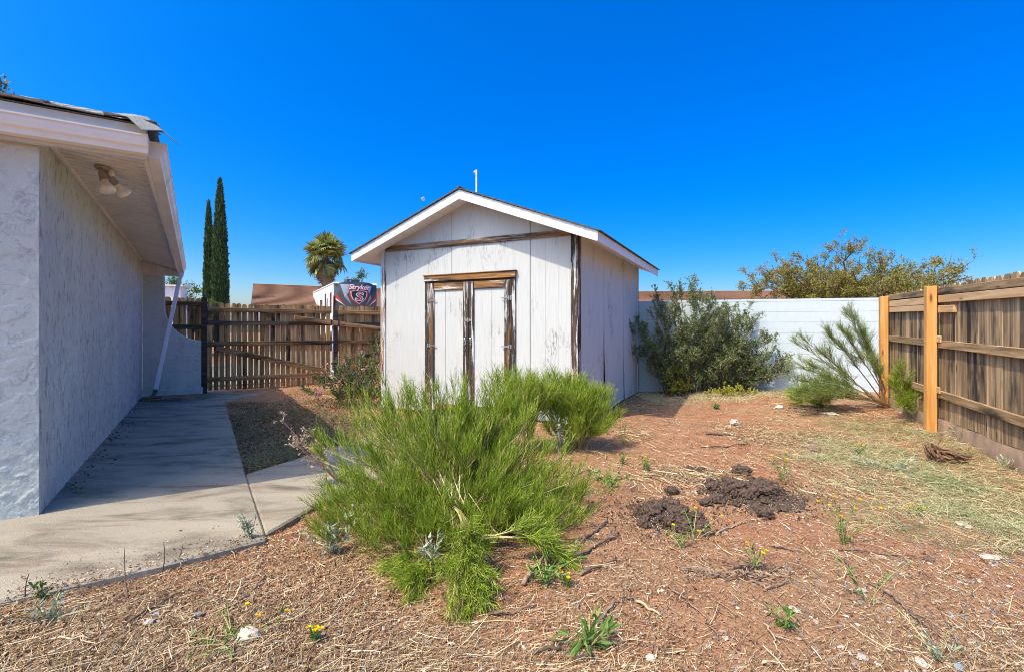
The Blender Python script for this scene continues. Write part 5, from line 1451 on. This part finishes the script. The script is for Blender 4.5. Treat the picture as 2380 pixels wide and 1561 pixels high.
# ------------------------------------------------------------------ dark soil heaps, stones, root
import bmesh
def lump(name, rad, squash, seed, mat, rough=.28, sub=3, freq=3.0, parent=None, loc=None, rot=None):
    bm = bmesh.new(); bmesh.ops.create_icosphere(bm, subdivisions=sub, radius=1.0)
    o3 = Vector((seed * 7.3, seed * 3.1, seed * 1.7))
    for v in bm.verts:
        d = v.co.normalized()
        k = 1 + rough * mnoise.noise(d * freq * .6 + o3) + rough * .7 * mnoise.noise(d * freq * 1.7 + o3) + rough * .35 * mnoise.noise(d * freq * 5 + o3)
        v.co = Vector((d.x * rad[0] * k, d.y * rad[1] * k, d.z * rad[2] * k))
        if v.co.z < 0: v.co.z *= squash
    me = bpy.data.meshes.new(name); bm.to_mesh(me); bm.free(); me.materials.append(MT[mat])
    return ob(name, me, parent, loc, rot)
def heap(label, px, seed, rx, ry, h, clods):
    p = GG(*px)
    t = thing('soil_heap', label, 'soil heap', p, 0, 'dumped dark potting soil')
    rs = np.random.RandomState(seed)
    n = 46; V = []
    gx_, gy_ = np.meshgrid(np.linspace(-1.15, 1.15, n), np.linspace(-1.15, 1.15, n))
    r = np.hypot(gx_, gy_); r = r * (1 + .34 * vn(np.arctan2(gy_, gx_) * 2.2 + 9, r * 0 + seed, seed) + .2 * vn(gx_ * 5, gy_ * 5, seed + 6))
    z = h * np.clip(1 - r ** 1.6, -.4, 1) * (0.75 + .5 * vn(gx_ * 4, gy_ * 4, seed + 1)) + .016 * vn(gx_ * 11, gy_ * 11, seed + 2) + .010 * vn(gx_ * 23, gy_ * 23, seed + 3)
    z = np.where(r > 1.0, z - .06 * (r - 1) * 4, z)
    V = np.stack([gx_ * rx, gy_ * ry, z], -1).reshape(-1, 3)
    i = (np.arange(n - 1)[:, None] * n + np.arange(n - 1)[None]).ravel()
    ob('mound', mesh_np('mound', V, [np.stack([i, i + 1, i + 1 + n, i + n], 1)], MT['soil']), t)
    for k in range(clods):
        a = rs.uniform(0, 6.28); rr = rs.uniform(.2, .95); s = (.014 + .046 * rs.rand() ** 2) * (1.15 - .4 * rr)
        lump('clod', (s * rs.uniform(.8, 1.3), s * rs.uniform(.8, 1.2), s * .8), .6, seed * 10 + k, 'soil', .42, 3, 3.5, t, (math.cos(a) * rr * rx, math.sin(a) * rr * ry, h * max(0.05, 1 - rr ** 1.6) + s * .25), (0, 0, rs.uniform(0, 6)))
    # white grains mixed into the soil
    m_ = 260; a = rs.uniform(0, 6.28, m_); rr = np.sqrt(rs.rand(m_)) * 1.05
    px_, py_ = np.cos(a) * rr, np.sin(a) * rr
    pz_ = h * np.clip(1 - rr ** 1.6, 0, 1) * (0.75 + .5 * vn(px_ * 4, py_ * 4, seed + 1)) + .014
    g = ob('perlite', joined('perlite', [leafs(np.stack([px_ * rx, py_ * ry, pz_], 1), rs.normal(size=(m_, 3)), rs.uniform(.005, .010, m_), rs.uniform(.004, .007, m_), np.full(m_, .97), .4)], MT['pebble']), t)
    g['kind'] = 'stuff'
    # crumbs spilling past the edge
    m_ = 1800; a = rs.uniform(0, 6.28, m_); rr = .55 + 1.1 * rs.rand(m_) ** 1.8
    cx1, cy1 = np.cos(a) * rr * rx, np.sin(a) * rr * ry
    cz1 = np.maximum(zt(p[0] + cx1, p[1] + cy1) - p[2], h * np.clip(1 - rr ** 1.6, 0, 1)) + .002
    sz = .003 + .012 * rs.rand(m_) ** 3
    g = ob('soil_crumbs', joined('soil_crumbs', [leafs(np.stack([cx1, cy1, cz1 + sz * .3], 1), rs.normal(size=(m_, 3)), sz * 1.6, sz * 1.5, None, .6)], MT['soil']), t)
    g['kind'] = 'stuff'
    return t
heap('left dark brown soil heap with big rough clods', (1545, 1200), 21, .26, .27, .058, 60)
heap('right wider flatter dark soil heap speckled white', (1735, 1150), 22, .36, .33, .042, 60)
for k, (x, y, s, lab) in enumerate([(1603, 1092, .035, 'leftmost of the loose dark clods above the heaps'), (1630, 1094, .035, 'loose dark clod just left of the right heap'), (1562, 1142, .05, 'dark clod resting above the left heap'),
        (1665, 1168, .05, 'larger dark clod lying between the two heaps'), (1640, 1172, .04, 'smaller dark clod lying between the two heaps'), (1778, 1202, .05, 'flat dark clod below the right heap'), (1722, 1103, .07, 'biggest round clod sitting atop the right heap')]):
    p = GG(x, y)
    t = lump('soil_clod', (s * 1.1, s, s * .8), .5, 300 + k, 'soil', .42, 3, 3.5, None, (p[0], p[1], p[2] + s * .35))
    tag(t, lab, 'soil clod', 'loose soil clods')
for k, (x, y, rx, ry, rz, mt, lab) in enumerate([
    (576, 1490, .050, .034, .030, 'stone', 'pale pinkish flat rock at the bottom left'),
    (347, 1458, .024, .018, .012, 'stone_w', 'glassy white stone at lower left'),
    (363, 1436, .022, .016, .011, 'stone_g', 'grey stone just above the glassy white one'),
    (459, 1438, .018, .016, .013, 'stone_g', 'dark grey stone with reddish neighbour at lower left'),
    (1846, 1412, .030, .016, .010, 'stone_w', 'long white stone chip beside the small weed'),
    (2004, 1519, .022, .018, .010, 'stone_w', 'white angular stone at the bottom right'),
    (2140, 1530, .028, .022, .014, 'stone', 'tan stone at the bottom right beyond the white one'),
    (2003, 1370, .022, .016, .009, 'stone_w', 'small white stone near the short dark stick'),
    (1706, 984, .085, .06, .055, 'stone_w', 'white rounded rock in the far dirt'),
    (1930, 966, .10, .05, .03, 'stone_w', 'long flat white rock before the leaning branches'),
    (1811, 950, .07, .05, .035, 'stone', 'buff stone far back near the white wall'),
    (1893, 1048, .07, .05, .05, 'footing', 'brown earth-coloured rock in the middle distance'),
    (2298, 1290, .05, .035, .008, 'stone', 'flat pale stone beside the dry grass at right'),
    (2240, 1218, .06, .04, .008, 'stone', 'pale flat slab stone in the dry grass'),
    (1512, 1530, .018, .016, .014, 'stone', 'orange pebble below the strap-leaved weed'),
    (2228, 1540, .026, .018, .012, 'stone_g', 'blue-grey stone chip at the bottom right corner'),
    (240, 1490, .022, .010, .005, 'stone_w', 'thin white shell-like chip at bottom left')]):
    p = GG(x, y)
    t = lump('stone', (rx, ry, rz), .4, 400 + k, mt, .30, 3, 2.6, None, (p[0], p[1], p[2] + rz * .35), (0, 0, k * 1.3))
    tag(t, lab, 'stone', 'loose stones in the yard')

# gnarled dead root
R = np.random.RandomState(150)
p = GG(2195, 1075)
rt = thing('dead_root', 'twisted dark dead root lying near the grey fence', 'root', p, -0.1); rt.scale = (.62, .62, .72)
for k in range(13):
    o_ = np.array([R.normal() * .03, R.normal() * .045, R.normal() * .025 + .05]); x0 = -.20 + R.normal() * .02
    pts = bez((x0, -.05, .03), (x0 - .10, .05, .26 + R.normal() * .02), (x0 + .10, .04, .10), 7)
    pts = np.concatenate([pts, bez(pts[-1], (.08, .02, .05), (.26 + R.normal() * .05, -.02 + R.normal() * .05, .03), 7)[1:]]) + o_ + R.normal(size=(13, 3)) * .008
    pts[:, 2] = np.maximum(pts[:, 2], .005)
    b = B(); b.tube(pts, np.linspace(.026, .012, 13) * R.uniform(.6, 1.25), 7); b.obj('root_strand', MT['root'], rt, True)
b = B(); b.tube(bez((-.12, .02, .18), (-.05, .05, .26), (.0, .06, .33), 5), np.linspace(.014, .006, 5), 6); b.obj('root_strand', MT['root'], rt, True)

# ------------------------------------------------------------------ sticks lying about
def stick(label, pts, r, mat='twig', lift=.012, side=0, name='fallen_stick', up=None):
    global R
    w = np.array([GG(*q_) for q_ in pts])
    # resample with wobble
    s = np.linspace(0, len(w) - 1, max(8, len(w) * 5)); i = np.minimum(s.astype(int), len(w) - 2); f = (s - i)[:, None]
    c = w[i] * (1 - f) + w[i + 1] * f
    L = np.linalg.norm(w[-1] - w[0]); c = c + R.normal(size=c.shape) * min(.006, L * .012)
    c[:, 2] = zt(c[:, 0], c[:, 1]) + r * .8 + np.abs(np.sin(np.linspace(0, 6, len(c)))) * lift
    if up is not None: c[:, 2] += up * np.linspace(0, 1, len(c)) ** 2
    o3 = c.mean(0)
    t = thing(name, label, 'stick', o3, 0, 'fallen sticks on the dirt')
    b = B(); b.tube(c - o3, np.linspace(r, r * .55, len(c)) * R.uniform(.85, 1.15, len(c)), 7); b.obj('shaft', MT[mat], t, True)
    for k in range(side):
        j = R.randint(2, len(c) - 2); d = unit(c[j + 1] - c[j]); a = R.choice([-1, 1]) * R.uniform(.5, 1.0)
        d2 = np.array([d[0] * math.cos(a) - d[1] * math.sin(a), d[0] * math.sin(a) + d[1] * math.cos(a), R.uniform(.0, .25)])
        l = L * R.uniform(.12, .3)
        b = B(); b.tube(np.array([c[j], c[j] + d2 * l * .5 + R.normal(size=3) * .004, c[j] + d2 * l]) - o3, [r * .5, r * .4, r * .2], 5); b.obj('side_twig', MT[mat], t, True)
    return t
R = np.random.RandomState(160)
stick('short thick brown stick leaning out of the large bush', [(1216, 1359), (1273, 1294)], .013, up=.05)
stick('thick dark forked branch right of the large bush', [(1305, 1312), (1370, 1272), (1440, 1240)], .012, side=4)
stick('dark crooked branch above the forked one', [(1335, 1274), (1375, 1240), (1412, 1208)], .008, side=3)
stick('slim dark stick below the forked branch', [(1347, 1331), (1433, 1297)], .008, side=1)
stick('reddish stick in front of the fallen broom sprays', [(1134, 1426), (1190, 1420), (1249, 1404)], .007, side=1)
stick('curved grey stick in the open dirt behind the heaps', [(1629, 1040), (1690, 1039), (1740, 1030)], .010)
stick('long thin dark branch across the lower right dirt', [(2019, 1352), (2088, 1400), (2130, 1440), (2191, 1482)], .005, side=4)
stick('straight dark stick at the bottom right', [(2208, 1470), (2268, 1549)], .006, side=1)
stick('long slim brown branch in the bare dirt at lower centre', [(1543, 1352), (1637, 1434), (1672, 1486)], .004, side=2)
stick('forked brown branch right of the strap-leaved weed', [(1384, 1452), (1425, 1400), (1449, 1387), (1474, 1390)], .006, side=3)
stick('pale end of the broken forked branch', [(1478, 1392), (1534, 1426)], .007, 'twig_pale')
stick('short dark stick standing out in lower right dirt', [(1963, 1305), (1993, 1369)], .006)
stick('brown stick right below the left soil heap', [(1787, 1268), (1830, 1276), (1873, 1288)], .007, side=2)
stick('short brown stick under the twig pile', [(1775, 1370), (1843, 1352)], .006)
stick('long dark stick by the biggest wildflower clump', [(1946, 1279), (2060, 1290), (2174, 1306)], .006, side=3)
stick('long dark stick in the litter at lower left', [(290, 1464), (360, 1420), (423, 1374)], .006, side=2)
stick('dark stick in litter below the slab corner', [(535, 1428), (580, 1385), (620, 1342)], .006, side=1)
stick('pale bent straw stem below the strap-leaved weed', [(1412, 1455), (1450, 1487), (1492, 1485)], .0035, 'twig_pale')
stick('thin pale forked twig at the bottom centre right', [(1776, 1440), (1800, 1480), (1812, 1520), (1810, 1545)], .004, 'twig_pale', side=3)
stick('dark purple stick at the bottom below the weed', [(1234, 1515), (1290, 1507), (1340, 1506), (1400, 1490)], .007, side=1)
stick('thin brown stick at the foot of the leaning branches', [(1830, 950), (1950, 962), (2080, 955)], .012, side=4)
stick('pale stick with chewed end right of the heaps', [(1660, 1240), (1700, 1228), (1760, 1205)], .006, 'twig_pale', side=1)
stick('thick grey stick in the far dirt', [(1640, 1010), (1697, 1012)], .016)
stick('pale flattened stick at bottom left', [(118, 1490), (210, 1497)], .005, 'twig_pale')
for k, (x, y, x1, y1, lab) in enumerate([(375, 1330, 380, 1258, 'bare upright twig at the slab edge'), (300, 1395, 290, 1270, 'tall bent dry stem at the slab edge'), (405, 1310, 425, 1262, 'leaning thin twig right of the upright twig'), (60, 1400, 68, 1330, 'wispy dry stem at the far left slab edge')]):
    p = GG(x, y); e = P(x1, y1, p[1] + .02)
    t = thing('dead_weed', lab, 'weed', p, 0, 'dry stems along the slab edge')
    b = B(); b.tube(bez((0, 0, -.01), (e - p) * .5 + np.array([.02 * (-1) ** k, 0, 0]), e - p, 7), np.linspace(.0035, .0015, 7), 6); b.obj('shaft', MT['twig'], t, True)
# twig pile
p = GG(1725, 1330); R = np.random.RandomState(170)
tp = thing('twig_pile', 'tangled pile of dry brown twigs in lower right dirt', 'twig pile', p)
c = np.stack([R.normal(size=70) * .13, R.normal(size=70) * .05, np.abs(R.normal(size=70)) * .018 + .008], 1)
a = R.normal(size=70) * .7; L = R.uniform(.06, .20, 70)
Pl = c[:, None] + np.stack([np.cos(a), np.sin(a), R.normal(size=70) * .12], 1)[:, None] * (L[:, None] * np.linspace(-.5, .5, 5)[None])[..., None] + R.normal(size=(70, 5, 3)) * .005
ob('twigs', joined('twigs', [prisms3(Pl, np.full((70, 5), .0032))], MT['twig']), tp)

# ------------------------------------------------------------------ litter over the dirt
HP = [tuple(hpt(0, 0)[:2]), tuple(hpt(0, 7.4)[:2]), tuple(hpt(-6.4, 7.4)[:2]), tuple(hpt(-6.4, 0)[:2])]
sc, ss_ = math.cos(SROT), math.sin(SROT)
SHP = [(-2.09 + x * sc - y * ss_, 7.966 + x * ss_ + y * sc) for x, y in ((0, 0), (SW, 0), (SW, SD), (0, SD))]
fc, fs_ = math.cos(FROT), math.sin(FROT)
def beyond(x, y):                              # right of the fence or behind the wall
    lx = (x - FO[0]) * fc + (y - FO[1]) * fs_
    wy = -(x - W0[0]) * math.sin(WROT) + (y - W0[1]) * math.cos(WROT)
    return (lx > .04) | (wy > -.02)
def scatter(n, dens, seed, ymin=1.35, ymax=10.2):
    rs = np.random.RandomState(seed); out = []; k = 0
    while k < n:
        m_ = 60000
        u = rs.rand(m_); y = 1.0 / (1 / ymin + (1 / ymax - 1 / ymin) * u)      # denser close by, as on real ground seen at eye height
        y = ymin + (y - ymin)
        x = rs.uniform(-1.15, 1.15, m_) * (y + .25)
        ok = (x > -6) & (x < 7) & ~inpoly(x, y, PATIO) & ~inpoly(x, y, PATH) & ~inpoly(x, y, HP) & ~inpoly(x, y, SHP) & ~beyond(x, y)
        ok &= rs.rand(m_) < dens(x, y)
        x, y = x[ok], y[ok]; out.append(np.stack([x, y], 1)); k += len(x)
    return np.concatenate(out)[:n]
def d_straw(x, y):
    d = .10 + .55 * sstep(-.05, .45, vn(x * 1.1, y * 1.1, 201)) + .45 * sstep(.05, .5, vn(x * 3.1, y * 3.1, 202))
    d = d + .75 * (1 - sstep(-.9, .2, x)) * (1 - sstep(3.2, 4.2, y)) * (.35 + .65 * sstep(-.4, .3, vn(x * 2.2, y * 2.2, 206)))           # deep litter by the slab and bush
    d = d + 1.0 * sstep(1.2, 2.4, x) * (1 - sstep(6.0, 8.5, y)) * (.5 + .5 * vn(x * 1.3, y * 1.3, 203))
    d = d * (1 - .75 * sstep(.05, .45, vn(x * .8 + 3, y * .8, 204)) * sstep(-.2, .8, x))   # bare red patches
    d = d * (1 - .88 * np.exp(-((x - 1.0) / .75) ** 2 - ((y - 2.1) / .42) ** 2) - .6 * np.exp(-((x - 1.9) / .8) ** 2 - ((y - 5.2) / 1.2) ** 2))
    return np.clip(d, 0.03, 1)
def strips(xy, l0, l1, w0, w1, seed, bend=.12, lift=.012):
    rs = np.random.RandomState(seed); n = len(xy)
    a = rs.uniform(0, np.pi, n) * .65 + .1 + .9 * vn(xy[:, 0] * .7, xy[:, 1] * .7, 205); L = l0 + (l1 - l0) * rs.rand(n) ** 2.2
    S_ = np.linspace(-.5, .5, 4)
    d = np.stack([np.cos(a), np.sin(a)], 1); nrm_ = np.stack([-d[:, 1], d[:, 0]], 1)
    Pl = xy[:, None] + d[:, None] * (L[:, None] * S_[None])[..., None] + nrm_[:, None] * (rs.normal(size=n)[:, None] * L[:, None] * bend * (S_ ** 2 * 4 - .5)[None])[..., None]
    z = zt(Pl[..., 0], Pl[..., 1]) + .003 + (rs.rand(n) * lift)[:, None] + (rs.normal(size=n) * .09 * L)[:, None] * S_[None]
    z = np.maximum(z, zt(Pl[..., 0], Pl[..., 1]) + .002)
    Pl = np.concatenate([Pl, z[..., None]], -1)
    side = np.concatenate([nrm_, rs.normal(size=(n, 1)) * .8], 1)
    return ribbons(Pl, rs.uniform(w0, w1, n), np.clip(rs.beta(1.7, 1.5, n), 0, 1), .6, unit(side))
R = np.random.RandomState(210)
o = ob('dry_straw', joined('dry_straw', [strips(scatter(72000, d_straw, 211), .012, .085, .0012, .0032, 212, .07), strips(scatter(2600, d_straw, 213), .08, .26, .002, .0045, 214, .08, .02), strips(scatter(16000, lambda x, y: np.clip((x > -.6) * (.12 + .8 * sstep(-.1, .5, vn(x * 1.4, y * 1.4, 216))), 0, 1), 215, 3.6, 10.2), .03, .20, .003, .007, 217, .08, .02)], MT['straw']))
tag(o, 'dry straw and broken stems strewn over the dirt', 'straw', kind='stuff')
xy = scatter(42000, lambda x, y: np.clip(.10 + 1.0 * (1 - sstep(-1.0, .1, x)) * (1 - sstep(3.2, 4.4, y)) + .25 * sstep(0, .5, vn(x * 2, y * 2, 221)), 0, 1), 220)
rs = np.random.RandomState(222); n = len(xy)
pos = np.concatenate([xy, (zt(xy[:, 0], xy[:, 1]) + rs.uniform(.001, .010, n))[:, None]], 1)
d = rs.normal(size=(n, 3)); d[:, 2] *= .35
o = ob('leaf_litter', joined('leaf_litter', [leafs(pos, d, .008 + .022 * rs.rand(n) ** 2, .005 + .010 * rs.rand(n), rs.beta(1.6, 1.6, n), .3)], MT['chips']))
tag(o, 'brown leaf and bark crumbs lying on the dirt', 'leaf litter', kind='stuff')
# pebbles
xy = scatter(9000, lambda x, y: np.clip(.15 + .9 * sstep(1.0, 2.4, x) * (1 - sstep(3.5, 5, y)) + .2 * sstep(0, .5, vn(x * 2, y * 2, 231)), 0, 1), 230)
rs = np.random.RandomState(232); n = len(xy)
oct_ = np.array([[1, 0, 0], [0, 1, 0], [-1, 0, 0], [0, -1, 0], [.7, .7, .55], [-.7, .7, .5], [-.6, -.7, .6], [.7, -.6, .5], [0, 0, .75]], float)
of = np.array([[0, 1, 4], [1, 2, 5], [2, 3, 6], [3, 0, 7], [4, 1, 5], [5, 2, 6], [6, 3, 7], [7, 0, 4], [4, 5, 8], [5, 6, 8], [6, 7, 8], [7, 4, 8]])
s = (.0025 + .010 * rs.rand(n) ** 3)[:, None, None] * np.stack([rs.uniform(.7, 1.4, n), rs.uniform(.7, 1.2, n), rs.uniform(.4, .9, n)], 1)[:, None]
V = oct_[None] * s * (1 + .2 * rs.normal(size=(n, 9, 1)))
an = rs.uniform(0, 6.28, n); ca, sa = np.cos(an)[:, None], np.sin(an)[:, None]
V = np.stack([V[..., 0] * ca - V[..., 1] * sa + xy[:, :1], V[..., 0] * sa + V[..., 1] * ca + xy[:, 1:2], V[..., 2] + zt(xy[:, 0], xy[:, 1])[:, None]], -1)
o = ob('gravel', mesh_np('gravel', V.reshape(-1, 3), [(of[None] + (np.arange(n) * 9)[:, None, None]).reshape(-1, 3)], MT['pebble'], False, np.repeat(rs.rand(n), 9)))
tag(o, 'small grey, tan and white gravel specks in the dirt', 'gravel', kind='stuff')
# grass: dry patch on the right, and the shaded bed beside the patio
def blades(xy, h0, h1, w, seed, lean=.5, stiff=.3):
    rs = np.random.RandomState(seed); n = len(xy)
    d = rs.normal(size=(n, 3)) * lean; d[:, 2] = 1; d = unit(d); L = rs.uniform(h0, h1, n); S_ = np.linspace(0, 1, 4)
    Pl = np.concatenate([xy, (zt(xy[:, 0], xy[:, 1]) - .004)[:, None]], 1)[:, None] + d[:, None] * (L[:, None] * S_[None])[..., None]
    Pl[..., 2] -= (L[:, None] * S_[None] ** 2) * stiff
    Pl[..., :2] += d[:, None, :2] * (L[:, None] * S_[None] ** 2)[..., None] * .8
    Pl[..., 2] = np.maximum(Pl[..., 2], zt(Pl[..., 0], Pl[..., 1]) + .001)
    return Pl, np.full(n, w)
def d_grass(x, y):
    lx = (x - FO[0]) * fc + (y - FO[1]) * fs_; ly = -(x - FO[0]) * fs_ + (y - FO[1]) * fc
    k = sstep(-2.1, -1.2, lx) * (1 - sstep(.3, 1.0, ly)) * sstep(-4.2, -3.0, ly)
    return np.clip(k * (.25 + .9 * sstep(-.2, .4, vn(x * 2.3, y * 2.3, 241))), 0, 1)
R = np.random.RandomState(240)
P1, w1 = blades(scatter(15000, d_grass, 242), .05, .17, .0032, 243, .8, .45)
o = ob('dry_grass', joined('dry_grass', [ribbons(P1, w1, np.clip(R.rand(len(P1)) * .9 + .1 * sstep(-.2, .2, vn(P1[:, 0, 0] * 3, P1[:, 0, 1] * 3, 244)) - .18 * sstep(.1, .5, vn(P1[:, 0, 0] * 2, P1[:, 0, 1] * 2, 245)), 0, 1))], MT['grass']))
tag(o, 'pale dry grass patch with green blades by the right fence', 'grass', kind='stuff')
BED = [G0(527, 938), G0(572, 1090), G0(800, 1024), (-1.45, 6.9), (-2.1, 7.9), (-4.0, 10.6), (-4.6, 10.3), G0(655, 930)]
def d_bed(x, y): return inpoly(x, y, BED) * np.clip(.35 + .8 * sstep(-.2, .4, vn(x * 1.8, y * 1.8, 251)), 0, 1)
P2, w2 = blades(scatter(13000, d_bed, 252, 3.8, 11.0), .03, .13, .004, 253, .7, .3)
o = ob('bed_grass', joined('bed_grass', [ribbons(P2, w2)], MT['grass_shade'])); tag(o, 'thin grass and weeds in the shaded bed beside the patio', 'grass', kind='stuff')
P3, w3 = blades(scatter(6000, lambda x, y: np.clip(sstep(8.0, 9.0, y) * (x > 2.4) * (.2 + .8 * sstep(-.1, .4, vn(x * 2, y * 2, 261))), 0, 1), 262, 7.0, 10.2), .04, .16, .005, 263, .8, .4)
o = ob('wall_grass', joined('wall_grass', [ribbons(P3, w3, R.rand(len(P3)) * .7 + .3)], MT['grass'])); tag(o, 'straw-coloured grass fringe along the foot of the white wall', 'grass', kind='stuff')
xy = scatter(16000, d_bed, 271, 3.8, 11.0); rs = np.random.RandomState(272); n = len(xy)
pos = np.concatenate([xy, (zt(xy[:, 0], xy[:, 1]) + rs.uniform(.001, .02, n))[:, None]], 1); d = rs.normal(size=(n, 3)); d[:, 2] *= .4
o = ob('bed_mulch', joined('bed_mulch', [leafs(pos, d, .015 + .04 * rs.rand(n) ** 2, .008 + .012 * rs.rand(n), rs.beta(1.2, 2.2, n) * .7, .3)], MT['chips'])); tag(o, 'dark dead leaf mulch in the bed beside the patio', 'mulch', kind='stuff')
# bits of litter carried onto the slab edge
rs = np.random.RandomState(290); n = 700; u = rs.rand(n)
e0, e1, e2 = np.array(PATIO[1]), np.array(PATIO[3]), np.array(PATIO[2])
pos2 = np.where((u < .6)[:, None], e0 + (e2 - e0) * (u / .6)[:, None], e2 + (e1 - e2) * ((u - .6) / .4)[:, None]) + np.array([-.55, .83]) * (np.abs(rs.normal(size=n)) ** 1.6 * .10)[:, None]
pos = np.concatenate([pos2, np.full((n, 1), .004)], 1); d = rs.normal(size=(n, 3)); d[:, 2] *= .15
o = ob('slab_litter', joined('slab_litter', [leafs(pos, d, .006 + .03 * rs.rand(n) ** 2, .003 + .006 * rs.rand(n), rs.rand(n), .3)], MT['chips'])); tag(o, 'crumbs of litter along the front edge of the patio slab', 'litter', kind='stuff')
# dead leaves blown against the house wall
rs = np.random.RandomState(280); n = 150
yy = rs.uniform(.2, 6.8, n); xx = np.abs(rs.normal(size=n)) * .10 + .02
pos = np.array([hpt(a, c, .006) for a, c in zip(xx, yy)]); d = rs.normal(size=(n, 3)); d[:, 2] *= .3
o = ob('blown_leaves', joined('blown_leaves', [leafs(pos, d, rs.uniform(.015, .04, n), rs.uniform(.012, .025, n), rs.rand(n) * .5, .4)], MT['chips'])); tag(o, 'dead leaves blown against the house wall foot', 'leaves', kind='stuff')
